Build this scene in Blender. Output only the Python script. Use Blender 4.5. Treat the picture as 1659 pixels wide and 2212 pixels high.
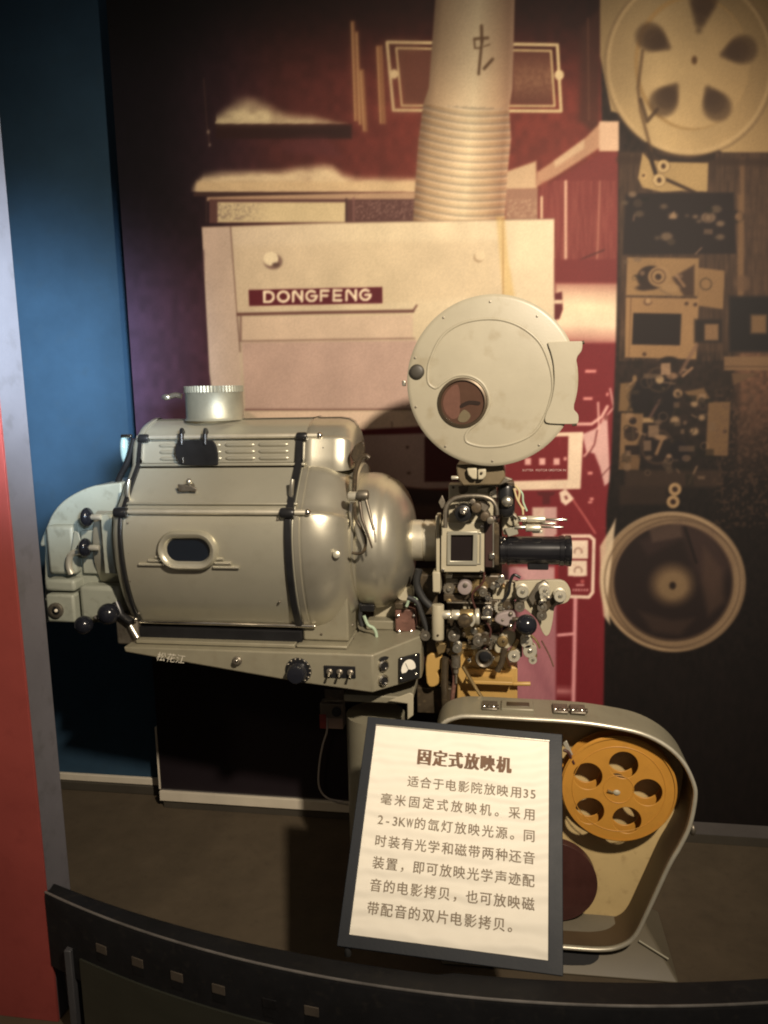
import bpy, bmesh, math, random
import numpy as np
from math import radians, cos, sin, pi, sqrt, atan2
from mathutils import Vector, Matrix

for o in list(bpy.data.objects): bpy.data.objects.remove(o, do_unlink=True)
scene = bpy.context.scene
col = scene.collection
random.seed(7)

# ------------------------------------------------------------------ camera
FOC, CU, CV = 1671.0, 829.5, 1106.0            # focal length and centre on a 1659 x 2212 picture
CAM = Vector((0.0, 0.0, 1.45))
ROT = Matrix.Rotation(radians(9.0), 3, 'Z') @ Matrix.Rotation(radians(90 - 8.9), 3, 'X') @ Matrix.Rotation(radians(-1.2), 3, 'Z')
cam_d = bpy.data.cameras.new('camera')
cam = bpy.data.objects.new('camera', cam_d); col.objects.link(cam)
cam_d.sensor_fit = 'VERTICAL'
cam_d.angle = 2 * math.atan(1106.0 / FOC)
cam_d.clip_start = 0.05; cam_d.clip_end = 60
cam.matrix_world = Matrix.Translation(CAM) @ ROT.to_4x4()
scene.camera = cam

# ------------------------------------------------------------------ world, lamps, exposure
world = bpy.data.worlds.new('World'); scene.world = world; world.use_nodes = True
bg = world.node_tree.nodes['Background']
bg.inputs[0].default_value = (1.0, 0.86, 0.72, 1); bg.inputs[1].default_value = 0.12

def lamp(name, kind, loc, target, energy, color, **kw):
    d = bpy.data.lights.new(name, kind); d.energy = energy; d.color = color
    for k, v in kw.items(): setattr(d, k, v)
    o = bpy.data.objects.new(name, d); col.objects.link(o); o.location = loc
    o.rotation_euler = (Vector(target) - Vector(loc)).to_track_quat('-Z', 'Y').to_euler()
    return o
# warm ceiling spotlight over the visitor's right shoulder: throws the magazine's shadow to the lower left
lamp('ceiling_spotlight', 'SPOT', (0.74, 0.0, 2.46), (-0.18, 2.2, 1.26), 395, (1.0, 0.85, 0.665),
     spot_size=radians(77), spot_blend=0.9, shadow_soft_size=0.055)
# added cool spot standing in for the bluish veil over the left side
lamp('blue_veil_spot', 'SPOT', (0.25, -0.1, 1.80), (-1.70, 2.5, 1.50), 1550, (0.66, 0.82, 1.0),
     spot_size=radians(22), spot_blend=1.0, shadow_soft_size=0.20)
# added fill lamp without a visible source: weak warm light on partition and floor
lamp('warm_fill_spot', 'SPOT', (-1.25, -0.5, 2.4), (-1.2, 1.5, 0.5), 30, (1.0, 0.78, 0.52),
     spot_size=radians(42), spot_blend=1.0, shadow_soft_size=0.12)

scene.view_settings.view_transform = 'Standard'; scene.view_settings.look = 'None'
scene.view_settings.exposure = 0.0; scene.view_settings.gamma = 1.0
scene.view_settings.use_curve_mapping = False
scene.cycles.max_bounces = 6
scene.cycles.use_denoising = True
scene.cycles.pixel_filter_type = 'BLACKMAN_HARRIS'; scene.cycles.filter_width = 2.0
scene.cycles.sample_clamp_indirect = 4.0

# ------------------------------------------------------------------ helpers
def ray(u, v): return ROT @ Vector(((u - CU) / FOC, -(v - CV) / FOC, -1.0))
def W(u, v, Y):
    d = ray(u, v); return CAM + d * ((Y - CAM.y) / d.y)
def WZ(u, v, Z):
    d = ray(u, v); return CAM + d * ((Z - CAM.z) / d.z)
def pp(Y, u=830, v=1106): return Y / (FOC * ray(u, v).y)   # metres per picture unit at that depth

def srgb(r, g, b):
    f = lambda c: (c / 255 / 12.92) if c / 255 <= 0.04045 else ((c / 255 + 0.055) / 1.055) ** 2.4
    return (f(r), f(g), f(b))

MATS = {}
def mat(name, rgb, rough=0.5, metal=0.0, var=0.12, scale=9.0, bump=0.0, bscale=160.0, spec=0.5, coat=0.0, dirt=None, dirt_amt=0.0):
    if name in MATS: return MATS[name]
    m = bpy.data.materials.new(name); m.use_nodes = True; nt = m.node_tree
    b = nt.nodes['Principled BSDF']
    b.inputs['Roughness'].default_value = rough; b.inputs['Metallic'].default_value = metal
    b.inputs['Specular IOR Level'].default_value = spec; b.inputs['Coat Weight'].default_value = coat
    tc = nt.nodes.new('ShaderNodeTexCoord')
    n = nt.nodes.new('ShaderNodeTexNoise'); n.inputs['Scale'].default_value = scale; n.inputs['Detail'].default_value = 6
    n.inputs['Roughness'].default_value = 0.65
    nt.links.new(tc.outputs['Object'], n.inputs['Vector'])
    r = nt.nodes.new('ShaderNodeValToRGB')
    r.color_ramp.elements[0].position = 0.3; r.color_ramp.elements[1].position = 0.72
    r.color_ramp.elements[0].color = (*[c * (1 - var) for c in rgb], 1)
    r.color_ramp.elements[1].color = (*[min(1, c * (1 + var)) for c in rgb], 1)
    nt.links.new(n.outputs['Fac'], r.inputs['Fac'])
    out = r.outputs['Color']
    if dirt:
        n2 = nt.nodes.new('ShaderNodeTexNoise'); n2.inputs['Scale'].default_value = scale * 4.3; n2.inputs['Detail'].default_value = 8
        nt.links.new(tc.outputs['Object'], n2.inputs['Vector'])
        mr = nt.nodes.new('ShaderNodeMapRange'); mr.inputs[1].default_value = 0.56; mr.inputs[2].default_value = 0.70
        mr.inputs[4].default_value = dirt_amt
        nt.links.new(n2.outputs['Fac'], mr.inputs[0])
        mx = nt.nodes.new('ShaderNodeMix'); mx.data_type = 'RGBA'
        nt.links.new(mr.outputs[0], mx.inputs['Factor']); nt.links.new(out, mx.inputs['A']); mx.inputs['B'].default_value = (*dirt, 1)
        out = mx.outputs['Result']
    nt.links.new(out, b.inputs['Base Color'])
    rr = nt.nodes.new('ShaderNodeMapRange'); rr.inputs[3].default_value = max(0.03, rough - 0.08); rr.inputs[4].default_value = min(1, rough + 0.1)
    nt.links.new(n.outputs['Fac'], rr.inputs[0]); nt.links.new(rr.outputs[0], b.inputs['Roughness'])
    if bump > 0:
        nb = nt.nodes.new('ShaderNodeTexNoise'); nb.inputs['Scale'].default_value = bscale; nb.inputs['Detail'].default_value = 3
        nt.links.new(tc.outputs['Object'], nb.inputs['Vector'])
        bp = nt.nodes.new('ShaderNodeBump'); bp.inputs['Strength'].default_value = bump; bp.inputs['Distance'].default_value = 0.002
        nt.links.new(nb.outputs['Fac'], bp.inputs['Height']); nt.links.new(bp.outputs['Normal'], b.inputs['Normal'])
    MATS[name] = m; return m

M = dict(
    paint=mat('grey_green_hammer_paint', (0.455, 0.435, 0.345), 0.34, 0.52, 0.04, 6, 0.08, 320, dirt=(0.26, 0.23, 0.16), dirt_amt=0.10),
    paint2=mat('grey_enamel', (0.25, 0.23, 0.165), 0.42, 0.15, 0.10, 9, 0.06, 300, dirt=(0.17, 0.13, 0.08), dirt_amt=0.18),
    cream=mat('cream_enamel', (0.42, 0.38, 0.275), 0.42, 0.0, 0.07, 10, 0.05, 200, dirt=(0.32, 0.24, 0.13), dirt_amt=0.12),
    mint=mat('pale_mint_enamel', (0.34, 0.36, 0.30), 0.42, 0.05, 0.10, 8, 0.06, 220, dirt=(0.15, 0.15, 0.11), dirt_amt=0.35),
    silver=mat('silver_hammer_paint', (0.56, 0.53, 0.43), 0.31, 0.76, 0.04, 6, 0.06, 320, dirt=(0.30, 0.26, 0.18), dirt_amt=0.12),
    galv=mat('galvanised_sheet', (0.40, 0.40, 0.32), 0.48, 0.65, 0.15, 14, 0.1, 120),
    magcream=mat('magazine_cream', (0.345, 0.315, 0.235), 0.38, 0.0, 0.08, 5, 0.05, 220, dirt=(0.23, 0.185, 0.11), dirt_amt=0.4),
    black=mat('black_enamel', (0.014, 0.014, 0.015), 0.3, 0.0, 0.25, 14, 0.03, 200),
    matt_black=mat('matt_black', (0.010, 0.010, 0.011), 0.6, 0.0, 0.3, 18, 0.08, 240, spec=0.2),
    bakelite=mat('black_bakelite', (0.012, 0.013, 0.018), 0.16, 0.0, 0.2, 20, 0.0),
    chrome=mat('worn_chrome', (0.72, 0.68, 0.60), 0.2, 1.0, 0.12, 30, 0.04, 120),
    steel=mat('brushed_steel', (0.60, 0.57, 0.48), 0.3, 0.9, 0.15, 22, 0.06, 180),
    dullsteel=mat('dull_machined_steel', (0.22, 0.195, 0.155), 0.42, 0.7, 0.3, 25, 0.1, 200, dirt=(0.10, 0.07, 0.04), dirt_amt=0.6),
    nickel=mat('pale_nickel', (0.66, 0.62, 0.50), 0.34, 0.55, 0.1, 25, 0.05, 160),
    brass=mat('aged_brass', (0.45, 0.33, 0.16), 0.35, 0.8, 0.2, 20, 0.08, 180),
    castdark=mat('dark_oily_casting', (0.070, 0.053, 0.034), 0.38, 0.25, 0.4, 16, 0.15, 150, dirt=(0.17, 0.125, 0.07), dirt_amt=0.6),
    ochre=mat('ochre_enamel', (0.46, 0.29, 0.09), 0.45, 0.0, 0.12, 7, 0.05, 200, dirt=(0.25, 0.13, 0.03), dirt_amt=0.18),
    reel=mat('ochre_reel_plastic', (0.50, 0.240, 0.038), 0.45, 0.0, 0.10, 8, 0.05, 260, dirt=(0.28, 0.13, 0.03), dirt_amt=0.18),
    maroon=mat('dark_maroon_film', (0.060, 0.022, 0.018), 0.42, 0.0, 0.25, 14, 0.1, 300),
    mauve=mat('mauve_grey_bakelite', (0.30, 0.25, 0.24), 0.35, 0.0, 0.1, 20),
    coil=mat('reddish_brown_coil', (0.17, 0.085, 0.065), 0.45, 0.1, 0.3, 30, 0.2, 120, dirt=(0.06, 0.03, 0.02), dirt_amt=0.5),
    rubber=mat('dark_rubber', (0.02, 0.02, 0.02), 0.6, 0, 0.2, 30),
    white=mat('aged_white_plastic', (0.62, 0.56, 0.45), 0.45, 0.0, 0.06, 12),
    redpl=mat('red_plastic_sticker', (0.35, 0.06, 0.05), 0.5, 0.0, 0.1, 20),
    cable_green=mat('pale_green_wire', (0.35, 0.45, 0.33), 0.5, 0.0, 0.1, 20),
    cable_yellow=mat('yellowish_wire', (0.50, 0.40, 0.22), 0.5, 0.0, 0.1, 20),
)
def glass_mat(name, rgb, rough=0.08):
    m = bpy.data.materials.new(name); m.use_nodes = True; b = m.node_tree.nodes['Principled BSDF']
    n = m.node_tree.nodes.new('ShaderNodeTexNoise'); n.inputs['Scale'].default_value = 6
    mx = m.node_tree.nodes.new('ShaderNodeMix'); mx.data_type = 'RGBA'
    mx.inputs['A'].default_value = (*rgb, 1); mx.inputs['B'].default_value = (*[c * 0.7 for c in rgb], 1)
    m.node_tree.links.new(n.outputs['Fac'], mx.inputs['Factor']); m.node_tree.links.new(mx.outputs['Result'], b.inputs['Base Color'])
    b.inputs['Roughness'].default_value = rough; b.inputs['Coat Weight'].default_value = 0.6
    return m
M['dark_glass'] = glass_mat('dark_viewing_glass', (0.006, 0.010, 0.018), 0.12)
M['brown_glass'] = glass_mat('brown_viewing_glass', (0.085, 0.045, 0.030), 0.06)
M['cyan_glass'] = glass_mat('pale_cyan_glass', (0.32, 0.46, 0.46), 0.15)

BASE = {}
def tag(o, label=None, cat=None, group=None, kind=None):
    if label: o['label'] = label
    if cat: o['category'] = cat
    if group: o['group'] = group
    if kind: o['kind'] = kind
    return o
def root(name, base):
    o = bpy.data.objects.new(name, None); col.objects.link(o); o.location = base; o.empty_display_size = 0.05
    BASE[o.name] = Vector(base); return o

def frame_of(axis):
    a = Vector(axis).normalized()
    t = Vector((0, 0, 1)) if abs(a.z) < 0.9 else Vector((1, 0, 0))
    e1 = a.cross(t).normalized(); return a, e1, a.cross(e1).normalized()

class MB:
    def __init__(s): s.v = []; s.f = []
    def add(s, vs, fs):
        k = len(s.v); s.v += [tuple(x) for x in vs]; s.f += [tuple(i + k for i in f) for f in fs]; return s
    def box(s, x0, x1, y0, y1, z0, z1):
        return s.add([(x, y, z) for x in (x0, x1) for y in (y0, y1) for z in (z0, z1)],
                     [(0, 1, 3, 2), (4, 6, 7, 5), (0, 4, 5, 1), (2, 3, 7, 6), (0, 2, 6, 4), (1, 5, 7, 3)])
    def lathe(s, p, axis, prof, n=32, caps=True, sq=(1, 1)):
        a, e1, e2 = frame_of(axis); p = Vector(p); vs = []; fs = []
        for t, r in prof:
            for k in range(n):
                w = 2 * pi * k / n; vs.append(p + a * t + (e1 * cos(w) * sq[0] + e2 * sin(w) * sq[1]) * r)
        m = len(prof)
        for i in range(m - 1):
            for k in range(n): fs.append((i * n + k, i * n + (k + 1) % n, (i + 1) * n + (k + 1) % n, (i + 1) * n + k))
        if caps: fs += [tuple(range(n)), tuple(range((m - 1) * n, m * n))]
        return s.add(vs, fs)
    def cyl(s, p0, p1, r0, r1=None, n=24):
        d = Vector(p1) - Vector(p0); return s.lathe(p0, d, [(0, r0), (d.length, r0 if r1 is None else r1)], n)
    def rcyl(s, p0, p1, r, e=0.15, n=24):
        d = Vector(p1) - Vector(p0); L = d.length; b = min(r * e, L * 0.3)
        return s.lathe(p0, d, [(0, r - b), (b * 0.3, r - b * 0.3), (b, r), (L - b, r), (L - b * 0.3, r - b * 0.3), (L, r - b)], n)
    def ball(s, c, r, sx=1, sy=1, sz=1, n=20, m=12):
        c = Vector(c); vs = []; fs = []
        for i in range(m + 1):
            th = pi * i / m
            for k in range(n):
                w = 2 * pi * k / n; vs.append(c + Vector((r * sx * sin(th) * cos(w), r * sy * sin(th) * sin(w), r * sz * cos(th))))
        for i in range(m):
            for k in range(n): fs.append((i * n + k, i * n + (k + 1) % n, (i + 1) * n + (k + 1) % n, (i + 1) * n + k))
        return s.add(vs, fs)
    def tube(s, pts, r, n=10, closed=False):
        pts = [Vector(p) for p in pts]; m = len(pts); vs = []; fs = []; e = None
        for i, p in enumerate(pts):
            if closed: d = pts[(i + 1) % m] - pts[i - 1]
            else: d = pts[min(i + 1, m - 1)] - pts[max(i - 1, 0)]
            a = d.normalized()
            if e is None: _, e, _ = frame_of(a)
            e = (e - a * e.dot(a)).normalized(); g = a.cross(e)
            rr = r[i] if isinstance(r, (list, tuple)) else r
            for k in range(n):
                w = 2 * pi * k / n; vs.append(p + (e * cos(w) + g * sin(w)) * rr)
        for i in range(m if closed else m - 1):
            j = (i + 1) % m
            for k in range(n): fs.append((i * n + k, i * n + (k + 1) % n, j * n + (k + 1) % n, j * n + k))
        if not closed: fs += [tuple(range(n)), tuple(range((m - 1) * n, m * n))]
        return s.add(vs, fs)
    def prism(s, A, B):                       # two matching rings of 3-D points
        n = len(A); return s.add(list(A) + list(B), [tuple(range(n)), tuple(range(n, 2 * n))] + [(i, (i + 1) % n, n + (i + 1) % n, n + i) for i in range(n)])
    def loft(s, rings, caps=True):
        n = len(rings[0]); vs = [p for r in rings for p in r]; fs = []
        for i in range(len(rings) - 1):
            for k in range(n): fs.append((i * n + k, i * n + (k + 1) % n, (i + 1) * n + (k + 1) % n, (i + 1) * n + k))
        if caps: fs += [tuple(range(n)), tuple(range((len(rings) - 1) * n, len(rings) * n))]
        return s.add(vs, fs)
    def plate(s, outer, holes, off):          # flat outline with holes, thickened by the vector off
        bm = bmesh.new(); edges = []; loops = []
        for lp in [outer] + holes:
            vv = [bm.verts.new(p) for p in lp]; loops.append(len(lp))
            edges += [bm.edges.new((vv[i], vv[(i + 1) % len(vv)])) for i in range(len(vv))]
        bm.verts.index_update(); bmesh.ops.triangle_fill(bm, edges=edges, use_beauty=True)
        vs = [v.co.copy() for v in bm.verts]; tri = [tuple(v.index for v in f.verts) for f in bm.faces]; bm.free()
        n = len(vs); off = Vector(off); fs = tri + [tuple(i + n for i in t) for t in tri]; k = 0
        for L in loops:
            fs += [(k + i, k + (i + 1) % L, n + k + (i + 1) % L, n + k + i) for i in range(L)]; k += L
        return s.add(vs + [v + off for v in vs], fs)
    def mesh(s, name, base, merge=True, flat=False, angle=38):
        me = bpy.data.meshes.new(name); b = Vector(base)
        me.from_pydata([tuple(Vector(v) - b) for v in s.v], [], s.f)
        bm = bmesh.new(); bm.from_mesh(me)
        if merge: bmesh.ops.remove_doubles(bm, verts=bm.verts, dist=1e-6)
        bmesh.ops.recalc_face_normals(bm, faces=bm.faces); bm.to_mesh(me); bm.free()
        if not flat:
            me.shade_smooth(); me.set_sharp_from_angle(angle=radians(angle))
        return me
    def build(s, name, m, parent=None, bevel=0.0, seg=2, base=None, angle=38, label=None):
        if parent is not None:
            r = parent
            while r.parent: r = r.parent
            base = BASE[r.name]
        elif base is None:
            a = np.array(s.v); base = Vector((a[:, 0].mean(), a[:, 1].mean(), a[:, 2].min()))
        o = bpy.data.objects.new(name, s.mesh(name, base, angle=angle)); col.objects.link(o)
        o.data.materials.append(m if not isinstance(m, str) else M[m])
        if parent is not None: o.parent = parent
        else: o.location = base; BASE[o.name] = Vector(base)
        if bevel > 0:
            bv = o.modifiers.new('bevel', 'BEVEL'); bv.width = bevel; bv.segments = seg; bv.limit_method = 'ANGLE'
            bv.angle_limit = radians(40); bv.harden_normals = False
        if label: o['label'] = label
        return o

def outline(pts, Y): return [W(u, v, Y) for u, v in pts]
def smooth_closed(pts, k=4):                  # Catmull-Rom through picture points
    out = []; n = len(pts)
    for i in range(n):
        p0, p1, p2, p3 = [np.array(pts[(i + j) % n], float) for j in (-1, 0, 1, 2)]
        for t in np.arange(k) / k:
            out.append(tuple(0.5 * (2 * p1 + (p2 - p0) * t + (2 * p0 - 5 * p1 + 4 * p2 - p3) * t * t + (3 * p1 - p0 - 3 * p2 + p3) * t ** 3)))
    return out
def smooth_open(pts, k=5):
    pts = [np.array(p, float) for p in pts]; q = [2 * pts[0] - pts[1]] + pts + [2 * pts[-1] - pts[-2]]; out = []
    for i in range(1, len(q) - 2):
        p0, p1, p2, p3 = q[i - 1:i + 3]
        for t in np.arange(k) / k:
            out.append(tuple(0.5 * (2 * p1 + (p2 - p0) * t + (2 * p0 - 5 * p1 + 4 * p2 - p3) * t * t + (3 * p1 - p0 - 3 * p2 + p3) * t ** 3)))
    return out + [tuple(pts[-1])]
def slab(pts, Y, t): return MB().prism(outline(pts, Y), [p + Vector((0, t, 0)) for p in outline(pts, Y)])
def disc(u, v, Y, ru, t, n=28, e=0.15, dirv=(0, 1, 0)):     # round thing facing the viewer
    p = W(u, v, Y); return MB().rcyl(p, p + Vector(dirv).normalized() * t, ru * pp(Y, u, v), e, n)
def text_mesh(s, size, bold=0.0, shear=0.0):
    c = bpy.data.curves.new('lettering', 'FONT'); c.body = s; c.size = size; c.offset = bold; c.shear = shear; c.resolution_u = 3
    o = bpy.data.objects.new('lettering', c); col.objects.link(o)
    dg = bpy.context.evaluated_depsgraph_get()
    me = bpy.data.meshes.new_from_object(o.evaluated_get(dg))
    vs = [v.co.copy() for v in me.vertices]; fs = [tuple(p.vertices) for p in me.polygons]
    bpy.data.objects.remove(o, do_unlink=True); bpy.data.curves.remove(c); bpy.data.meshes.remove(me)
    return vs, fs

# ------------------------------------------------------------------ the setting
YW = 2.41          # face of the mural board
YB = 2.50          # recessed wall to its left
fm = mat('dark_carpet', (0.088, 0.068, 0.045), 0.9, 0, 0.14, 9, 0.2, 500, spec=0.15, dirt=(0.06, 0.047, 0.033), dirt_amt=0.3)
tag(MB().box(-3.2, 2.2, -0.6, YB + 0.1, -0.05, 0).build('floor', fm, base=(0, 1, -0.05)), kind='structure')
bw = mat('blue_painted_wall', (0.026, 0.057, 0.095), 0.8, 0, 0.15, 4, 0.15, 300, spec=0.12, dirt=(0.028, 0.055, 0.085), dirt_amt=0.5)
wall = tag(MB().box(-3.2, 2.2, YB, YB + 0.1, 0, 3.2).build('wall_back', bw, base=(-0.5, YB, 0)), kind='structure')
MB().box(-3.19, -1.19, YB - 0.014, YB - 0.001, 0.036, 0.062).build('baseboard', 'white', wall, bevel=0.002)
MB().box(-3.19, -1.19, YB - 0.020, YB - 0.001, 0.001, 0.034).build('base_strip', mat('dark_base_strip', (0.05, 0.042, 0.03), 0.7), wall, bevel=0.002)  # dark strip below the white baseboard

# red partition at the left edge, with its grey return
YP = 1.47
XC = W(97, 1925, YP).x
YP2 = YP
while W(150, 1895, YP2).x > XC and YP2 < 2.2: YP2 += 0.002
gm = mat('grey_painted_return', (0.130, 0.125, 0.140), 0.75, 0, 0.12, 5, 0.12, 260, spec=0.2, dirt=(0.09, 0.085, 0.09), dirt_amt=0.5)
rm = mat('red_painted_panel', (0.27, 0.052, 0.044), 0.7, 0, 0.12, 4, 0.12, 260, spec=0.25, dirt=(0.22, 0.04, 0.035), dirt_amt=0.5)
pt = tag(MB().box(-2.6, XC, YP + 0.008, YP2, 0, 3.2).build('wall_left', gm, base=(-1.8, YP, 0), bevel=0.002), kind='structure')
MB().box(-2.6, XC + 0.0015, YP, YP + 0.0075, 0, 3.2).build('red_panel', rm, pt, bevel=0.001)

# ------------------------------------------------------------------ the mural: a flat printed photograph on a board
XL_M = W(290, 880, YW).x; XR_M = 1.02; ZT = 2.86
mural = root('mural_panel', ((XL_M + XR_M) / 2, YW, 0))
tag(mural, 'wall-sized sepia and red printed photograph of a cinema projector behind the real machine', 'mural')
MB().box(XL_M, XR_M, YW + 0.001, YB - 0.022, 0.02, ZT).build('board', mat('board_edge', (0.10, 0.09, 0.085), 0.6), mural, bevel=0.002)
MB().box(XL_M - 0.001, -0.10, YW - 0.014, YW - 0.001, 0.030, 0.066).build('trim', 'white', mural, bevel=0.002)
MB().box(XL_M + 0.01, XR_M, YW - 0.006, YW - 0.001, 0.001, 0.028).build('base_strip', mat('dark_base_strip', (0.05, 0.042, 0.03), 0.7), mural)  # dark strip under the trim, shade of the gap put into colour
MB().box(XL_M - 0.0065, XL_M - 0.0005, YW - 0.003, YW + 0.02, 0.068, 0.30).build('lit_edge_strip', 'white', mural, bevel=0.001)  # pale strip: light caught by the board's edge, put into colour

STEP = 0.0031
xs = np.arange(XL_M + 0.001, XR_M, STEP)
zs = np.concatenate([np.arange(0.07, 0.60, 0.012), np.arange(0.60, ZT, STEP)])
GX, GZ = np.meshgrid(xs, zs)
Rm = np.array(ROT); dv = np.stack([GX - CAM.x, np.full_like(GX, YW - CAM.y), GZ - CAM.z], -1) @ Rm
U = (CU - FOC * dv[..., 0] / dv[..., 2]).ravel(); V = (CV + FOC * dv[..., 1] / dv[..., 2]).ravel()
NP_ = U.size
rng = np.random.default_rng(3)
C = np.zeros((NP_, 3))
def sm(x): x = np.clip(x, 0, 1); return x * x * (3 - 2 * x)
# smooth value noise on a lattice
LAT = rng.random((256, 256))
def vn(x, y):
    xi = np.floor(x).astype(int); yi = np.floor(y).astype(int); fx = sm(x - xi); fy = sm(y - yi)
    g = lambda a, b: LAT[a % 256, b % 256]
    return (g(xi, yi) * (1 - fx) + g(xi + 1, yi) * fx) * (1 - fy) + (g(xi, yi + 1) * (1 - fx) + g(xi + 1, yi + 1) * fx) * fy
def over(idx, m, rgb):
    rgb = np.asarray(rgb, float) / 255.0
    if rgb.ndim == 1: rgb = rgb[None]
    C[idx] = C[idx] * (1 - m[:, None]) + rgb * m[:, None]
def near(u0, v0, u1, v1, pad):
    return np.nonzero((U > u0 - pad) & (U < u1 + pad) & (V > v0 - pad) & (V < v1 + pad))[0]
def poly(pts, rgb, soft=2.1, a=1.0, grad=None):
    P = np.array(pts, float); idx = near(P[:, 0].min(), P[:, 1].min(), P[:, 0].max(), P[:, 1].max(), soft * 2 + 2)
    u = U[idx]; v = V[idx]; d2 = np.full(u.shape, 1e9); ins = np.zeros(u.shape, bool); n = len(P)
    for i in range(n):
        ax, ay = P[i]; bx, by = P[(i + 1) % n]; ex, ey = bx - ax, by - ay
        t = np.clip(((u - ax) * ex + (v - ay) * ey) / (ex * ex + ey * ey + 1e-9), 0, 1)
        d2 = np.minimum(d2, (u - ax - t * ex) ** 2 + (v - ay - t * ey) ** 2)
        if ay != by:
            c = ((ay > v) != (by > v)) & (u < (bx - ax) * (v - ay) / (by - ay) + ax); ins ^= c
    sd = np.where(ins, -1, 1) * np.sqrt(d2)
    m = sm(0.5 - sd / (2 * soft)) * a
    if grad is not None: rgb = grad(u, v)
    over(idx, m, rgb)
def rect(u0, v0, u1, v1, rgb, soft=2.1, a=1.0, grad=None): poly([(u0, v0), (u1, v0), (u1, v1), (u0, v1)], rgb, soft, a, grad)
def ell(cu, cv, ru, rv, rgb, soft=2.1, a=1.0, grad=None):
    idx = near(cu - ru, cv - rv, cu + ru, cv + rv, soft * 2 + 2); u = U[idx]; v = V[idx]
    sd = (np.sqrt(((u - cu) / ru) ** 2 + ((v - cv) / rv) ** 2) - 1) * min(ru, rv)
    if grad is not None: rgb = grad(u, v)
    over(idx, sm(0.5 - sd / (2 * soft)) * a, rgb)
def ring(cu, cv, ru, rv, w, rgb, soft=2.1, a=1.0):
    idx = near(cu - ru, cv - rv, cu + ru, cv + rv, w + soft * 2 + 2); u = U[idx]; v = V[idx]
    sd = np.abs((np.sqrt(((u - cu) / ru) ** 2 + ((v - cv) / rv) ** 2) - 1) * min(ru, rv)) - w / 2
    over(idx, sm(0.5 - sd / (2 * soft)) * a, rgb)
def line(pts, w, rgb, soft=2.1, a=1.0):
    P = np.array(pts, float); idx = near(P[:, 0].min(), P[:, 1].min(), P[:, 0].max(), P[:, 1].max(), w + soft * 2)
    u = U[idx]; v = V[idx]; d = np.full(u.shape, 1e9)
    for (ax, ay), (bx, by) in zip(P[:-1], P[1:]):
        ex, ey = bx - ax, by - ay; t = np.clip(((u - ax) * ex + (v - ay) * ey) / (ex * ex + ey * ey + 1e-9), 0, 1)
        d = np.minimum(d, np.hypot(u - ax - t * ex, v - ay - t * ey))
    over(idx, sm(0.5 - (d - w / 2) / (2 * soft)) * a, rgb)
def lerp(stops):
    k = np.array([s[0] for s in stops], float); c = np.array([s[1] for s in stops], float)
    return lambda x: np.stack([np.interp(x, k, c[:, i]) for i in range(3)], -1)

CREAM = (216, 196, 166); DARK = (34, 22, 20); MAR = (104, 40, 36); RED = (112, 34, 40)
# --- ground tones of the print, blue glow partly put into the left end
g = lerp([(260, (58, 44, 64)), (440, (62, 36, 46)), (600, (70, 34, 32)), (900, (104, 44, 36)), (1335, (110, 46, 38)), (1700, (48, 32, 24))])
C[:] = g(U) / 255
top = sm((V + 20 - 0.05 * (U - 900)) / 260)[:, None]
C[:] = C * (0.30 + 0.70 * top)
leftd = sm((U - 300) / 330)[:, None]; C[:] = C * (0.30 + 0.70 * np.maximum(leftd, sm((V - 360) / 380)[:, None]))  # top left darkened, partly lamp falloff put into the print colour
C[:] *= (0.9 + 0.2 * vn(U / 14, V / 18))[:, None]
# lower dark zone
poly([(250, 1010), (760, 1010), (1340, 1400), (1340, 1900), (250, 1900)], (40, 28, 34), 30)
rect(260, 1380, 1300, 1900, (27, 20, 25), 40)
# --- smoke-like bright patch, pipes and shelf upper left
idx = near(466, 180, 752, 269, 0); hh_ = np.interp(U[idx], [466, 500, 535, 572, 610, 680, 750], [30, 66, 80, 66, 40, 24, 5])
al = sm((V[idx] - (268 - hh_)) / (0.75 * hh_ + 4) + 0.35 * (vn(U[idx] / 26, V[idx] / 22) - .5)) * (0.80 + 0.25 * vn(U[idx] / 16, V[idx] / 9)) * sm((268.5 - V[idx]) / 2) * np.interp(U[idx], [466, 640, 750], [1, .9, .6])
over(idx, np.clip(al, 0, 1), (212, 194, 152))
rect(466, 269, 760, 300, (44, 24, 22), 3)
for u0, u1, v0, v1 in ((757, 766, 45, 262), (767, 774, 68, 270), (776, 786, 150, 285), (812, 826, 98, 268)):
    poly([(u0, v0), (u1, v0), (u1 + 8, v1), (u0 + 8, v1)], (140, 98, 66), 2.5, 0.9)
    line([(u0 + 3, v0 + 4), (u0 + 10, v1 - 3)], 2.5, (196, 160, 112), 1.5, 0.8)
line([(440, 170), (447, 270), (452, 310)], 2, (96, 72, 58), 1.5, 0.7)
ell(450, 285, 3, 4, (160, 140, 120)); ell(453, 313, 2, 3, (170, 150, 130))
poly([(600, 312), (660, 296), (700, 296), (720, 312), (740, 340), (620, 330)], (84, 44, 46), 12, 0.5)
idx = near(405, 335, 905, 416, 0); t0_ = np.interp(U[idx], [405, 440, 520, 610, 700, 718, 740, 770, 905], [400, 366, 360, 356, 346, 350, 366, 374, 374])
al = sm((V[idx] - t0_) / 26 + 0.25 * (vn(U[idx] / 40, V[idx] / 20) - .5)) * sm((415.5 - V[idx]) / 3) * (0.82 + 0.25 * vn(U[idx] / 18, V[idx] / 7)) * sm((U[idx] - 408) / 22)
over(idx, np.clip(al, 0, 1), (212, 188, 150))
rect(425, 392, 905, 413, (200, 172, 132), 5, 0.8)
rect(418, 416, 905, 424, (62, 42, 38), 2.5)
poly([(446, 426), (735, 418), (905, 415), (905, 432), (446, 434)], (172, 140, 112), 2)
rect(452, 430, 905, 482, (88, 58, 54), 2)
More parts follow.
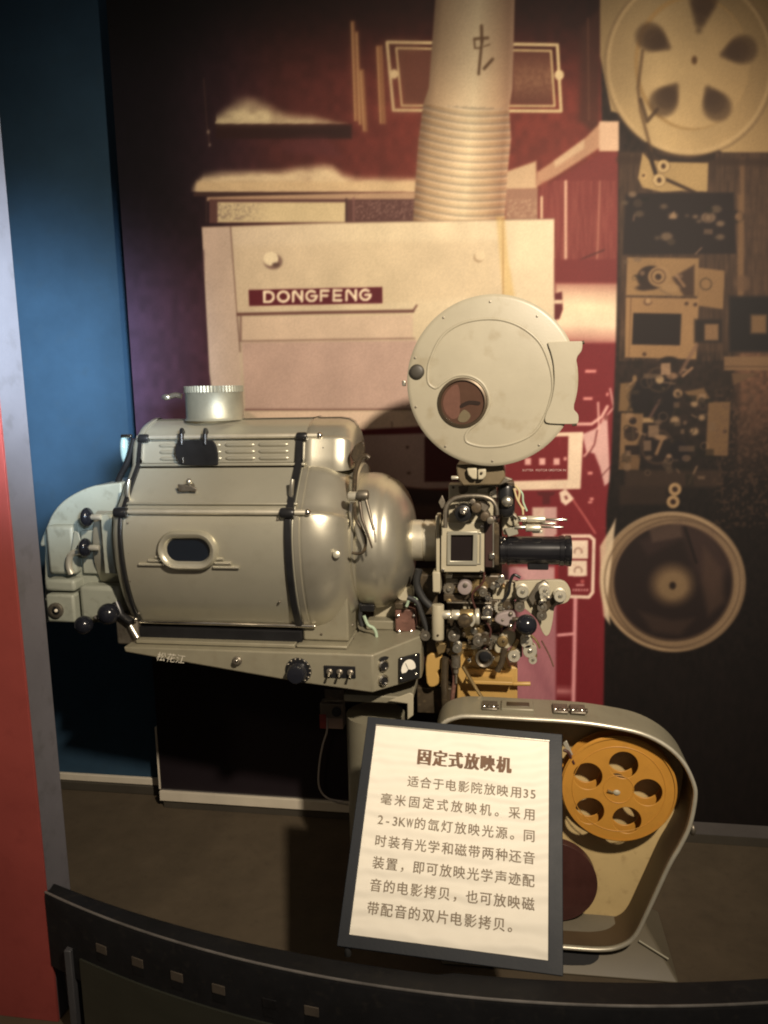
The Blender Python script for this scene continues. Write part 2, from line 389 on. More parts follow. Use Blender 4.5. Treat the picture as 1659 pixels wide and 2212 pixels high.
rect(470, 437, 746, 480, (204, 184, 144), 2)
idx = near(470, 440, 600, 476, 0); over(idx, sm(vn(U[idx] / 2.2, V[idx] / 2.6) * 2.2 - 0.75) * sm((600 - U[idx]) / 100) * 0.55, (108, 88, 84))
line([(446, 428), (446, 480)], 3, (60, 42, 40)); line([(748, 430), (748, 478)], 4, (66, 44, 42)); line([(764, 428), (764, 476)], 4, (120, 84, 78))
idx = near(768, 434, 905, 474, 0); over(idx, sm(vn(U[idx] / 2.0, V[idx] / 2.4) * 2 - 0.9) * 0.55, (176, 140, 126))
# --- framed hatch behind the duct
line([(836, 91), (1204, 97), (1212, 240), (850, 238), (836, 91)], 6.5, (208, 186, 140))
line([(856, 104), (1190, 110), (1198, 229), (868, 228), (856, 104)], 5, (196, 172, 126))
poly([(862, 108), (1186, 114), (1193, 225), (873, 224)], (92, 54, 42), 4, 0.9)
idx = near(1110, 114, 1192, 224, 0); over(idx, 0.5 * sm(1 - np.abs(V[idx] - 170) / 60) * (0.6 + 0.8 * vn(U[idx] / 5, V[idx] / 5)), (150, 110, 82))
ell(851, 160, 9, 10, (214, 190, 146)); ell(1208, 162, 10, 11, (214, 190, 146))
# --- right-hand room: beams and panels
poly([(1255, 60), (1296, 20), (1296, 300), (1250, 262)], (60, 34, 26), 10, 0.7)
line([(1270, 40), (1272, 260)], 3, (104, 70, 52), 2, 0.6)
poly([(1090, 372), (1158, 348), (1160, 408), (1090, 410)], (196, 166, 132), 4)
poly([(1158, 404), (1205, 378), (1298, 318), (1340, 318), (1340, 262), (1296, 266), (1262, 300), (1196, 348), (1160, 372)], (176, 134, 106), 4)
poly([(1196, 348), (1262, 300), (1262, 320), (1200, 362)], (216, 190, 154), 4, 0.6)
poly([(1294, 264), (1334, 262), (1334, 326), (1294, 326)], (206, 172, 142), 3, 0.85)
rect(1092, 408, 1162, 478, (150, 112, 92), 3)
idx = near(1095, 430, 1160, 470, 0); over(idx, sm(vn(U[idx] / 3, V[idx] / 3) * 2 - 0.8) * 0.6, (190, 158, 128))
poly([(1163, 412), (1205, 386), (1300, 330), (1336, 330), (1336, 620), (1200, 620), (1200, 475), (1163, 475)], (112, 46, 44), 3)
idx = near(1165, 390, 1336, 620, 0); over(idx, 0.45 * vn(U[idx] / 3.5, V[idx] / 40), (150, 84, 72))
line([(1222, 392), (1222, 560)], 6, (206, 164, 140)); line([(1170, 426), (1170, 470)], 5, (216, 186, 152)); line([(1296, 392), (1290, 560)], 3, (166, 110, 92), 2)
line([(1305, 540), (1260, 558), (1215, 585)], 3, (70, 30, 30)); 
# --- duct
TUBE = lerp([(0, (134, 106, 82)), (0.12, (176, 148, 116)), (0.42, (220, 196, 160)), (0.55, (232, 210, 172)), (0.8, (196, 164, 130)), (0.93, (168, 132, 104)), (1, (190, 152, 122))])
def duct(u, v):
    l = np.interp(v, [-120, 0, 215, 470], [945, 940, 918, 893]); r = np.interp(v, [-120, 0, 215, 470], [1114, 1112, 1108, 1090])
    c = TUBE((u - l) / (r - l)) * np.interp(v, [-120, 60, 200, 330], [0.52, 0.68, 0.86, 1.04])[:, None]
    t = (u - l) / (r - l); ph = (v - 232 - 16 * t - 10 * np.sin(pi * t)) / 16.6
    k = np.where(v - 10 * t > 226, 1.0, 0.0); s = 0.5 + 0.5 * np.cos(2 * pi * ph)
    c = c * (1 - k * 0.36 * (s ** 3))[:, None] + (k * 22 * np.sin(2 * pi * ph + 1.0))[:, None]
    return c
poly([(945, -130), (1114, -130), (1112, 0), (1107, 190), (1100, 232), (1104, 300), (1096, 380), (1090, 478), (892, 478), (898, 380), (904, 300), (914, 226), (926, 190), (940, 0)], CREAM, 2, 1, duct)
for p, w in (([(1040, 56), (1041, 90)], 7), ([(1026, 84), (1054, 82)], 6), ([(1024, 84), (1026, 104), (1040, 104)], 4), ([(1041, 90), (1037, 128), (1034, 160)], 6), ([(1046, 148), (1064, 128)], 7), ([(1046, 100), (1058, 96)], 3)):
    line(p, w, (74, 52, 34), 1.6, 0.9)
# --- the lamp house in the print
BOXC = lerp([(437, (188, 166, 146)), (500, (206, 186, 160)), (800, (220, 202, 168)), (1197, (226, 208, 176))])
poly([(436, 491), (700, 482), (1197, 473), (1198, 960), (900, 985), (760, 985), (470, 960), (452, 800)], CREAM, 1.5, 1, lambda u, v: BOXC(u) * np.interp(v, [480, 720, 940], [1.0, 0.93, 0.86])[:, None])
line([(436, 491), (700, 482), (1197, 473)], 3, (136, 112, 92), 1.5, 0.6)
poly([(438, 492), (498, 490), (514, 680), (524, 885), (464, 885), (452, 760)], (190, 166, 150), 2, 0.75)
line([(498, 490), (503, 560), (512, 680), (519, 760)], 2.6, (110, 84, 74), 1.3, 0.9)
poly([(503, 532), (820, 522), (1085, 520), (1085, 640), (512, 672)], (196, 174, 142), 10, 0.35)
rect(436, 540, 442, 600, (70, 46, 52), 2, 0.5)
line([(514, 679), (700, 675), (892, 672)], 7, (104, 70, 62), 1.8); line([(892, 672), (900, 660)], 4, (104, 70, 62))
poly([(520, 686), (892, 680), (892, 732), (520, 735)], (204, 180, 156), 1.5)
line([(520, 684), (520, 736)], 4, (126, 98, 88)); line([(520, 737), (700, 734), (895, 731)], 3, (132, 104, 92))
poly([(522, 740), (900, 735), (900, 882), (530, 884)], (184, 156, 142), 2)
line([(530, 885), (700, 885), (890, 884)], 3.2, (104, 68, 64))
poly([(534, 889), (905, 888), (905, 930), (760, 936), (600, 930)], (212, 186, 162), 2)
poly([(765, 929), (910, 921), (1200, 916), (1200, 936), (780, 940)], (92, 34, 40), 2)
line([(846, 912), (847, 922)], 2, (110, 80, 70))
ell(590, 565, 20, 17, (128, 102, 90), 3); ell(585, 559, 16, 15, (228, 210, 176), 1.5); ell(596, 572, 8, 5, (96, 72, 64), 2)
ell(1034, 556, 11, 11, (130, 104, 80), 2); ell(1037, 552, 11, 11, (220, 200, 166), 1.6)
poly([(537, 626), (826, 620), (826, 655), (538, 661)], (88, 30, 38), 1.2)
# DONGFENG lettering: rounded strokes of even weight
def letter(ch, x, w, y0, y1):
    h = y1 - y0; m = (y0 + y1) / 2; L = []
    arc = lambda cx, cy, rx, ry, a0, a1, n=14: [(cx + rx * cos(radians(a0 + (a1 - a0) * i / n)), cy - ry * sin(radians(a0 + (a1 - a0) * i / n))) for i in range(n + 1)]
    if ch == 'D': L = [[(x, y0), (x, y1)], [(x, y0), (x + w * .45, y0)] + arc(x + w * .45, m, w * .55, h / 2, 90, -90) + [(x, y1)]]
    if ch == 'O': L = [arc(x + w / 2, m, w / 2, h / 2, 0, 360, 24)]
    if ch == 'N': L = [[(x, y1), (x, y0 + 4)] , [(x, y0 + 4)] + arc(x + 4, y0 + 4, 4, 4, 180, 90, 4) + [(x + w, y1 - 2)], [(x + w, y0), (x + w, y1)]]
    if ch == 'G': L = [arc(x + w / 2, m, w / 2, h / 2, 50, 360, 22), [(x + w, m), (x + w * .5, m)]]
    if ch == 'F': L = [[(x, y1), (x, y0)], [(x, y0), (x + w * .9, y0)], [(x, m), (x + w * .75, m)]]
    if ch == 'E': L = [[(x, y1), (x, y0)], [(x, y0), (x + w * .9, y0)], [(x, m), (x + w * .8, m)], [(x, y1), (x + w * .9, y1)]]
    for p in L: line(p, 5.6, (232, 214, 184), 0.9)
xx = 571
for i, (ch, w) in enumerate(zip('DONGFENG', (20, 23, 19, 22, 18, 18, 20, 22))):
    yo = -0.021 * (xx - 571); letter(ch, xx, w, 630.5 + yo, 652 + yo); xx += w + 9.6
# yellowed tape down the right
poly([(1072, 468), (1090, 468), (1098, 560), (1112, 640), (1086, 640), (1080, 560)], (206, 172, 104), 5, 0.55)
line([(1086, 470), (1087, 640)], 1.8, (150, 110, 66), 1.2, 0.8)
rect(1010, 545, 1060, 640, (214, 194, 160), 6, 0.4)
# --- light beam and red console
rect(1198, 560, 1340, 640, (110, 42, 42), 4)
beam = lerp([(600, (150, 92, 82)), (632, (206, 172, 146)), (660, (236, 212, 178)), (700, (232, 206, 176)), (728, (190, 140, 124)), (748, (120, 46, 48))])
rect(1200, 612, 1340, 750, CREAM, 5, 1, lambda u, v: beam(v - 0.03 * (u - 1200)))
poly([(1198, 634), (1214, 630), (1216, 668), (1208, 690), (1198, 690)], (92, 34, 36), 2); rect(1198, 648, 1215, 656, (220, 196, 168), 1.5)
poly([(1180, 742), (1336, 742), (1322, 1060), (1316, 1560), (1120, 1560), (1120, 1060), (1180, 1050)], RED, 4)
idx = near(1180, 740, 1336, 1560, 0); over(idx, 0.25 * vn(U[idx] / 9, V[idx] / 16) * (U[idx] < 1330), (104, 26, 34))
for u, v, w, h in ((1276, 802, 24, 6), (1270, 861, 20, 6), (1312, 852, 5, 7), (1275, 1022, 10, 6), (1278, 1078, 8, 6), (1275, 1085, 9, 4)): rect(u - w / 2, v - h / 2, u + w / 2, v + h / 2, (222, 150, 142), 1.5, 0.9)
# wires and paper by the edge
poly([(1258, 938), (1286, 926), (1312, 900), (1318, 1040), (1306, 1050), (1296, 1010), (1284, 980), (1266, 975)], (206, 162, 156), 2.5)
line([(1246, 916), (1278, 916), (1300, 900), (1312, 878)], 6, (222, 172, 162)); line([(1292, 870), (1294, 930), (1280, 965), (1262, 985)], 4, (222, 172, 162)); line([(1318, 840), (1326, 880), (1300, 910)], 4, (206, 150, 144))
line([(1290, 930), (1284, 960), (1266, 990)], 3, (98, 40, 42)); ell(1310, 902, 6, 6, (120, 60, 58), 2, .8); line([(1318, 1008), (1298, 1030)], 2, (90, 40, 42))
# white framed switch panel
poly([(1080, 938), (1260, 933), (1254, 1056), (1078, 1060)], (228, 204, 178), 1.6)
poly([(1080, 946), (1228, 942), (1226, 1036), (1080, 1040)], (112, 32, 37), 1.5)
for k in range(3):
    rect(1134 + 31 * k, 990, 1147 + 31 * k, 1004, (226, 172, 164), 1.2)
ell(1221, 991, 3.5, 4, (220, 160, 150)); ell(1171, 966, 3, 3, (220, 160, 150))
# hidden zone behind the mechanism: grey housing, dark panel
poly([(762, 942), (918, 936), (1090, 940), (1090, 1052), (918, 1056), (762, 1040)], (176, 152, 144), 3)
ell(880, 966, 3, 3, (90, 66, 60)); ell(883, 1022, 4, 2.6, (90, 66, 60))
poly([(917, 944), (1085, 942), (1085, 1040), (917, 1041)], (78, 38, 40), 1.6)
poly([(760, 1042), (930, 1058), (1080, 1062), (1080, 1300), (760, 1300)], (62, 48, 46), 4)
rect(880, 1090, 1000, 1130, (96, 74, 66), 8, .7)
poly([(1160, 1062), (1200, 1062), (1196, 1070), (1188, 1072), (1188, 1090), (1172, 1090), (1172, 1072), (1162, 1070)], (84, 30, 34), 2)
rect(1150, 1096, 1202, 1190, (206, 176, 160), 2.5); rect(1176, 1096, 1202, 1190, (190, 150, 146), 2.5)
poly([(1208, 1064), (1222, 1056), (1240, 1078), (1222, 1092), (1212, 1084)], (232, 206, 184), 1.5); poly([(1218, 1072), (1224, 1070), (1228, 1078), (1222, 1080)], (128, 70, 68), 1.5)
line([(1238, 1080), (1262, 1115), (1286, 1152)], 3.5, (180, 96, 92), 1.6)
# mauve cabinet and pink lines
poly([(1100, 1225), (1202, 1225), (1200, 1560), (1090, 1560)], (166, 108, 116), 3)
poly([(1110, 1225), (1202, 1225), (1202, 1262), (1140, 1262)], (206, 164, 162), 6, .8)
poly([(1120, 1400), (1160, 1420), (1198, 1500), (1190, 1520)], (140, 84, 96), 14, .5)
line([(1243, 1290), (1241, 1400), (1238, 1540)], 8, (222, 154, 158), 2, .95)
line([(1206, 1372), (1240, 1369)], 6, (226, 158, 160), 1.5); line([(1206, 1493), (1234, 1491)], 7, (226, 164, 164), 2)
poly([(1198, 1255), (1205, 1255), (1205, 1156), (1198, 1156)], (140, 40, 46), 2)
P = [(1216, 1158), (1274, 1158), (1283, 1166), (1280, 1280), (1272, 1290), (1216, 1288)]
line(P, 7, (232, 206, 186), 1.3)
rect(1227, 1167, 1270, 1207, (234, 212, 190), 1.3); rect(1227, 1211, 1268, 1244, (234, 212, 190), 1.3)
for cv in (1192, 1233): ring(1249, cv, 8, 8, 3, (140, 104, 92), 1.2, .9); rect(1238, cv + 4, 1262, cv + 12, (234, 212, 190), 1.5)
for k in range(6): rect(1237 + 6 * k, 1272, 1240 + 6 * k, 1277, (226, 170, 166), 1)
rect(1244, 1262, 1262, 1266, (206, 140, 140), 1.2); ell(1258, 1256, 4, 4, (180, 90, 90))
line([(1216, 1300), (1216, 1258)], 5, (226, 190, 176), 1.5)
# --- the second, darker photograph at the right edge
EDGE = [(-200, 1296), (262, 1300), (330, 1336), (560, 1334), (760, 1330), (1000, 1320), (1100, 1310), (1500, 1304), (1900, 1300)]
def edge_u(v): return np.interp(v, [e[0] for e in EDGE], [e[1] for e in EDGE])
m = sm((U - edge_u(V)) / 6 + 0.5)
dk = lerp([(1300, (34, 24, 21)), (1580, (34, 24, 20)), (1604, (88, 60, 44)), (1659, (82, 56, 42)), (1760, (70, 48, 36))])(U) / 255
low = sm((V - 780) / 320)[:, None]
dk = dk * (1 - low) + np.array((20, 15, 14)) / 255 * low
dk = dk * (0.8 + 0.45 * vn(U / 7, V / 9))[:, None]
C[:] = C * (1 - m[:, None]) + dk * m[:, None]
rect(1338, 326, 1720, 760, (52, 37, 29), 6, .9)
idx = near(1338, 330, 1720, 780, 0); over(idx, 0.6 * vn(U[idx] / 3.2, V[idx] / 34) * (0.5 + 0.5 * vn(U[idx] / 12, V[idx] / 12)), (104, 78, 58))
line([(1604, 345), (1600, 640)], 10, (122, 92, 64), 4, .6); line([(1340, 345), (1720, 352)], 16, (50, 34, 26), 6, .8)
OL = lerp([(1290, (160, 134, 94)), (1420, (188, 160, 114)), (1600, (162, 134, 92)), (1760, (132, 106, 70))])
fade = lambda u, v: OL(u) * np.interp(v, [-100, 60, 330], [0.62, 0.82, 1.0])[:, None]
rect(1296, 262, 1337, 326, (206, 172, 142), 2.5)
poly([(1296, -140), (1780, -140), (1780, 329), (1560, 329), (1520, 300), (1320, 240), (1296, 120)], CREAM, 2.5, 1, fade)
ell(1490, 140, 182, 196, CREAM, 2.5, 1, fade)
ring(1490, 138, 176, 190, 6, (196, 168, 124), 5, .5); ring(1490, 140, 183, 197, 5, (96, 76, 54), 4, .5)
ell(1494, 135, 124, 146, (150, 120, 76), 3); ell(1499, 137, 120, 140, CREAM, 3, 1, lambda u, v: fade(u, v) * 1.07)
for (a, b) in ((1517, 18), (1405, 80), (1600, 108), (1432, 222), (1550, 232)):
    du, dvv = a - 1499, b - 134; L = sqrt(du * du + dvv * dvv); nx, ny = -dvv / L, du / L; su, sv = du / L, dvv / L
    t0, t1 = 56, 110
    if b < 30: t1 = 140
    for q in range(5):
        tt = t0 + (t1 - t0) * (0.15 + 0.21 * q); ell(1499 + su * tt, 134 + sv * tt, 5 + 6.5 * q, 5 + 6.5 * q, (62, 44, 30), 8, .7)
ell(1500, 130, 6, 9, (84, 58, 34), 3)
line([(1388, 110), (1378, 190), (1384, 240), (1408, 330)], 7, (76, 54, 34), 3, .7)
line([(1384, 215), (1398, 262), (1420, 236)], 8, (60, 42, 28), 2.5, .8); line([(1396, 312), (1408, 350), (1416, 374)], 9, (44, 30, 22), 2)
poly([(1398, 326), (1440, 338), (1488, 345), (1545, 330), (1545, 345), (1490, 354), (1440, 352)], (40, 28, 22), 3)
# roller bracket, black box
poly([(1388, 330), (1402, 345), (1440, 350), (1530, 352), (1528, 414), (1470, 412), (1430, 415), (1388, 405), (1378, 385)], (164, 136, 92), 2)
line([(1402, 330), (1416, 374)], 9, (44, 30, 22), 1.8); line([(1440, 388), (1500, 415)], 7, (50, 34, 24), 2)
for a, b in ((1424, 389), (1433, 359)): ell(a, b, 14, 14, (188, 160, 114), 1.6); ell(a, b, 5, 6, (66, 44, 30), 1.5); ring(a, b, 14, 14, 2, (90, 66, 44), 1.2, .6)
ell(1391, 379, 7, 8, (176, 146, 100)); ell(1390, 379, 3, 3, (70, 48, 34))
poly([(1352, 418), (1585, 416), (1590, 548), (1345, 550)], (27, 18, 19), 3)
ring(1594, 468, 11, 12, 5, (30, 22, 20), 2); ell(1593, 468, 5, 6, (110, 84, 62))
rect(1593, 420, 1606, 640, (112, 84, 58), 3, .7)
for u, v, r, c in ((1366, 420, 9, 120), (1350, 438, 7, 84), (1381, 462, 10, 78), (1434, 446, 8, 90), (1454, 466, 10, 120), (1530, 470, 16, 122), (1547, 452, 12, 84), (1502, 468, 6, 116), (1510, 478, 5, 100), (1556, 483, 9, 116), (1556, 512, 9, 98), (1440, 511, 13, 106), (1420, 514, 6, 80), (1484, 466, 4, 90), (1548, 513, 3, 80)):
    ell(u, v, r, r * .7, (c, c * .82, c * .64), 3.5, .85)
ring(1530, 470, 8, 8, 2, (70, 50, 38), 1.5); poly([(1444, 472), (1456, 456), (1462, 472)], (136, 110, 84), 2)
# picture gate plates
poly([(1355, 556), (1510, 558), (1506, 640), (1352, 638)], (136, 106, 72), 1.8)
poly([(1508, 578), (1565, 585), (1562, 668), (1506, 660)], (128, 98, 66), 2)
ell(1406, 600, 30, 26, (44, 30, 24), 3); ell(1424, 598, 24, 22, (142, 112, 78), 2); ring(1422, 597, 15, 15, 3, (84, 60, 42), 1.5); ell(1422, 598, 7, 7, (50, 34, 26), 1.5)
poly([(1452, 600), (1500, 572), (1500, 640), (1478, 640)], (58, 40, 30), 4); line([(1462, 596), (1478, 618)], 6, (126, 96, 70), 2); ell(1450, 622, 18, 9, (146, 116, 82), 3, .8)
ell(1390, 622, 16, 6, (46, 32, 26), 3)
poly([(1352, 642), (1510, 645), (1504, 776), (1350, 772)], (140, 108, 74), 1.6)
line([(1363, 642), (1358, 772)], 2, (84, 60, 44), 1.2, .8)
poly([(1368, 676), (1472, 678), (1469, 746), (1365, 744)], (28, 20, 20), 1.5)
ell(1399, 652, 9, 8, (92, 66, 48), 2); ell(1400, 650, 6, 6, (160, 128, 92), 1.5)
for a, b in ((1483, 656), (1502, 658), (1392, 765)): ell(a, b, 4.5, 4, (64, 44, 32), 1.5)
ell(1446, 780, 20, 10, (28, 20, 18), 3)
rect(1500, 690, 1560, 740, (30, 22, 20), 5); rect(1522, 700, 1552, 735, (118, 90, 64), 3)
poly([(1575, 640), (1780, 640), (1780, 760), (1575, 760)], (20, 16, 18), 6)
rect(1622, 680, 1656, 720, (116, 88, 60), 5, .9); ell(1604, 612, 16, 18, (92, 68, 50), 5, .8)
rect(1564, 770, 1690, 800, (108, 82, 58), 2); line([(1564, 792), (1690, 792)], 2, (70, 50, 36)); poly([(1580, 806), (1640, 806), (1585, 832)], (84, 62, 44), 2.5)
line([(1505, 745), (1470, 805)], 8, (112, 84, 66), 3, .8); line([(1475, 812), (1495, 795)], 6, (130, 100, 76), 2); ell(1452, 812, 12, 7, (120, 92, 70), 3)
# lower mechanism of the second photograph
poly([(1340, 828), (1372, 826), (1378, 850), (1370, 890), (1336, 888)], (104, 80, 54), 2.5)
ell(1412, 862, 52, 50, (23, 17, 18), 5); ring(1424, 820, 26, 26, 4, (74, 56, 42), 3, .7); ell(1425, 820, 9, 9, (150, 124, 92), 3); ell(1371, 818, 5, 8, (120, 94, 66), 2)
ell(1464, 850, 10, 10, (136, 108, 80), 2.5); ell(1464, 850, 4, 4, (80, 60, 44), 2)
poly([(1478, 846), (1520, 838), (1534, 862), (1500, 868)], (100, 76, 52), 3)
poly([(1342, 892), (1390, 892), (1384, 986), (1338, 986)], (112, 86, 60), 1.8); poly([(1338, 986), (1384, 986), (1380, 1016), (1336, 1014)], (96, 72, 50), 2)
ell(1367, 909, 8, 8, (36, 25, 22), 1.5); ell(1364, 937, 16, 16, (44, 30, 25), 1.5); rect(1350, 962, 1381, 983, (32, 22, 20), 2)
rect(1388, 902, 1412, 913, (146, 118, 84), 3); line([(1405, 900), (1425, 865)], 6, (96, 70, 60), 3, .8)
for u, v, r in ((1458, 908, 10), (1500, 872, 8), (1516, 902, 7), (1500, 932, 9)): ell(u, v, r, r * .9, (150, 122, 92), 4, .85)
poly([(1530, 868), (1578, 868), (1572, 985), (1524, 984)], (98, 74, 50), 2.5); ell(1566, 932, 4, 4, (50, 36, 28))
ell(1418, 968, 40, 42, (25, 18, 18), 6); ring(1420, 965, 34, 36, 5, (78, 58, 44), 3, .6); line([(1430, 950), (1418, 980)], 7, (124, 96, 70), 3); ell(1428, 945, 14, 6, (130, 102, 76), 3); ell(1466, 975, 22, 24, (20, 15, 18), 4); ell(1445, 985, 6, 5, (110, 88, 70), 2)
rect(1350, 1015, 1560, 1052, (52, 38, 30), 6, .8); rect(1338, 1048, 1440, 1090, (44, 32, 26), 5, .8)
line([(1505, 1008), (1488, 1045)], 4, (110, 88, 68), 2)
for a, b in ((1458, 1057), (1454, 1084)): ell(a, b, 14, 14, (150, 122, 88), 2); ell(a, b, 6, 6, (44, 30, 24), 1.8)
idx = near(1530, 860, 1659, 1120, 20); over(idx, 0.5 * sm(vn(U[idx] / 5, V[idx] / 5) * 2.2 - 1.0) * sm((U[idx] - 1530) / 30), (84, 62, 48))
# take-up reel
ell(1454, 1257, 157, 152, (126, 104, 80), 2.5); ring(1447, 1254, 150, 146, 5, (158, 134, 106), 3, .8); ring(1462, 1262, 143, 139, 4, (84, 66, 52), 2, .7)
poly([(1296, 1180), (1320, 1140), (1330, 1120), (1322, 1200), (1312, 1290), (1318, 1350), (1304, 1330), (1297, 1260)], (214, 192, 162), 3, .85)
ring(1452, 1257, 146, 141, 3, (78, 60, 46), 2, .8); ell(1454, 1258, 130, 127, (33, 24, 23), 3)
ring(1454, 1257, 128, 125, 4, (92, 72, 56), 2.5, .6)
poly([(1470, 1130), (1540, 1150), (1580, 1220), (1540, 1290), (1500, 1230)], (66, 48, 44), 16, .55); poly([(1380, 1170), (1460, 1130), (1480, 1160), (1400, 1200)], (58, 42, 40), 10, .5)
ell(1452, 1262, 46, 43, (98, 78, 58), 14, .9); ell(1453, 1264, 32, 30, (124, 101, 74), 9, .9); ell(1453, 1265, 7, 8, (34, 24, 20), 3)
line([(1480, 1140), (1504, 1215)], 6, (24, 17, 17), 2, .9); poly([(1400, 1140), (1470, 1128), (1474, 1160), (1410, 1172)], (86, 68, 58), 5, .6); poly([(1520, 1180), (1560, 1230), (1565, 1300), (1530, 1330), (1515, 1260)], (74, 56, 46), 10, .6); poly([(1380, 1320), (1450, 1340), (1500, 1336), (1470, 1372), (1410, 1365)], (62, 47, 40), 9, .6)
ring(1454, 1258, 150, 146, 2.5, (176, 150, 116), 2, .5); ring(1458, 1260, 134, 130, 3, (128, 104, 80), 2, .6)
# dense small machinery of the second photograph
r2 = np.random.default_rng(11)
for k in range(95):
    u0 = r2.uniform(1345, 1540); v0 = r2.uniform(560, 640) if k % 12 == 0 else (r2.uniform(428, 545) if k % 14 == 1 else r2.uniform(785, 1040))
    if 1360 < u0 < 1476 and 668 < v0 < 750: continue
    t = r2.uniform(50, 165) if r2.random() < .6 else r2.uniform(14, 34); cc_ = (t, t * .80, t * .62); a_ = r2.uniform(.35, .8); kd = r2.integers(0, 4)
    s_ = r2.uniform(3, 11)
    if kd == 0: ell(u0, v0, s_, s_ * r2.uniform(.5, 1.1), cc_, r2.uniform(1.5, 3), a_)
    elif kd == 1: ring(u0, v0, s_ * 1.2, s_ * 1.2, r2.uniform(1.5, 3), cc_, 1.6, a_)
    elif kd == 2: an = r2.uniform(0, pi); line([(u0, v0), (u0 + cos(an) * s_ * 3, v0 + sin(an) * s_ * 3)], r2.uniform(1.5, 5), cc_, 1.6, a_)
    else: an = r2.uniform(-.1, .1); w_, h_ = s_ * r2.uniform(.6, 2.2), s_ * r2.uniform(.5, 1.4); poly([(u0 - w_, v0 - h_ + an * w_), (u0 + w_, v0 - h_), (u0 + w_, v0 + h_), (u0 - w_, v0 + h_ + an * w_)], cc_, 1.8, a_)
for k in range(26):
    u0 = r2.uniform(1140, 1320); v0 = r2.uniform(750, 1230); an = r2.uniform(0, pi)
    line([(u0, v0), (u0 + cos(an) * 14, v0 + sin(an) * 14)], r2.uniform(1, 2.5), (178, 88, 88), 1.8, r2.uniform(.1, .4))
# uneven tone over the big pale areas, as a copied photograph has
lum = C.mean(1); C[:] *= (1 + (0.05 * (vn(U / 45, V / 60) - .5) + 0.03 * (vn(U / 16, V / 22) - .5)) * sm((lum - .3) / .3))[:, None]
# soft focus of the enlargement
def blur(A, s):
    k = np.exp(-0.5 * (np.arange(-int(3 * s) - 1, int(3 * s) + 2) / s) ** 2); k /= k.sum(); h = len(k) // 2
    for ax in (0, 1):
        Ap = np.concatenate([np.repeat(np.take(A, [0], ax), h, ax), A, np.repeat(np.take(A, [-1], ax), h, ax)], ax); L = A.shape[ax]
        A = sum(w * np.take(Ap, np.arange(i, i + L), ax) for i, w in enumerate(k))
    return A
C3 = C.reshape(GX.shape + (3,)); b1 = blur(C3, 0.72); b2 = blur(C3, 3.0)
wt = (sm((430 - V) / 60) * sm((930 - U) / 40) * 0.35 + 0 * U).reshape(GX.shape)[..., None]
C[:] = (b1 * (1 - wt) + b2 * wt).reshape(-1, 3)
# print grain and slight large-scale unevenness
C[:] *= (0.97 + 0.06 * vn(U / 2.4, V / 2.4))[:, None] * (0.97 + 0.06 * vn(U / 60, V / 80))[:, None]
dim = 1 - 0.06 * sm((U - edge_u(V) - 10) / 60) * sm((V - 330) / 200)  # right strip darkened: lamp falloff put into the print colour
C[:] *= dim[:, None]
PRINT_GAIN = 1.0
lin = np.where(C <= 0.04045, C / 12.92, ((np.clip(C, 0, 1) + 0.055) / 1.055) ** 2.4) * PRINT_GAIN
nz, nx = GX.shape
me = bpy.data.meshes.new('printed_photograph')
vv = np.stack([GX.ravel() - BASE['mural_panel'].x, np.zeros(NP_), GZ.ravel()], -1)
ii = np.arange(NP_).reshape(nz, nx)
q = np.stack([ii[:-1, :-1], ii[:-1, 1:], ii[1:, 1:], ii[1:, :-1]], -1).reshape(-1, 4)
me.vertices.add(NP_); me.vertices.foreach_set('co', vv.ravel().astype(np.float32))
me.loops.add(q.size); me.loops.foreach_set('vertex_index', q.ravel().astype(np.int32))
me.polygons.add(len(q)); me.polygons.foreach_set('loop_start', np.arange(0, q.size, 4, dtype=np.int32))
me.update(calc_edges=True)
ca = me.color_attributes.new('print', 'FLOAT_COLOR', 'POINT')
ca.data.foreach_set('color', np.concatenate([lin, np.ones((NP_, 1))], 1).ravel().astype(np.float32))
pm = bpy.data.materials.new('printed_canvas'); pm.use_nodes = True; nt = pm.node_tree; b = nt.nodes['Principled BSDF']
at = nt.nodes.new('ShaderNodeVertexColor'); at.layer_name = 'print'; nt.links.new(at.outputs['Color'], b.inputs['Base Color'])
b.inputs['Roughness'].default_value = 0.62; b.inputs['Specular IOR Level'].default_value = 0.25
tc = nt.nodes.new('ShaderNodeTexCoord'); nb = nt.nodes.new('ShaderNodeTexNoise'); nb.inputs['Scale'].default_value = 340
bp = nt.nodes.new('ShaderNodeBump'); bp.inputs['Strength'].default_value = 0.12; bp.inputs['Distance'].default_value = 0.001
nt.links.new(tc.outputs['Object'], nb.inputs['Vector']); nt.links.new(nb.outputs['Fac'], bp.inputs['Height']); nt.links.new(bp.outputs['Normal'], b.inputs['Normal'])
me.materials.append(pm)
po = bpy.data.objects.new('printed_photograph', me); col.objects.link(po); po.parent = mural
# tiny captions of the printed switch panel
for s, u in (('SUTTER', 1128), ('MOTOR OFF', 1157), ('MOTOR IN', 1188)):
    vs, fs = text_mesh(s, 0.0098); p = W(u, 1018, YW - 0.0012)
    MB().add([(p.x + v.x, YW - 0.0012, p.z + v.y) for v in vs], fs).build('caption', mat('pink_print', (0.66, 0.40, 0.37), 0.7), mural)

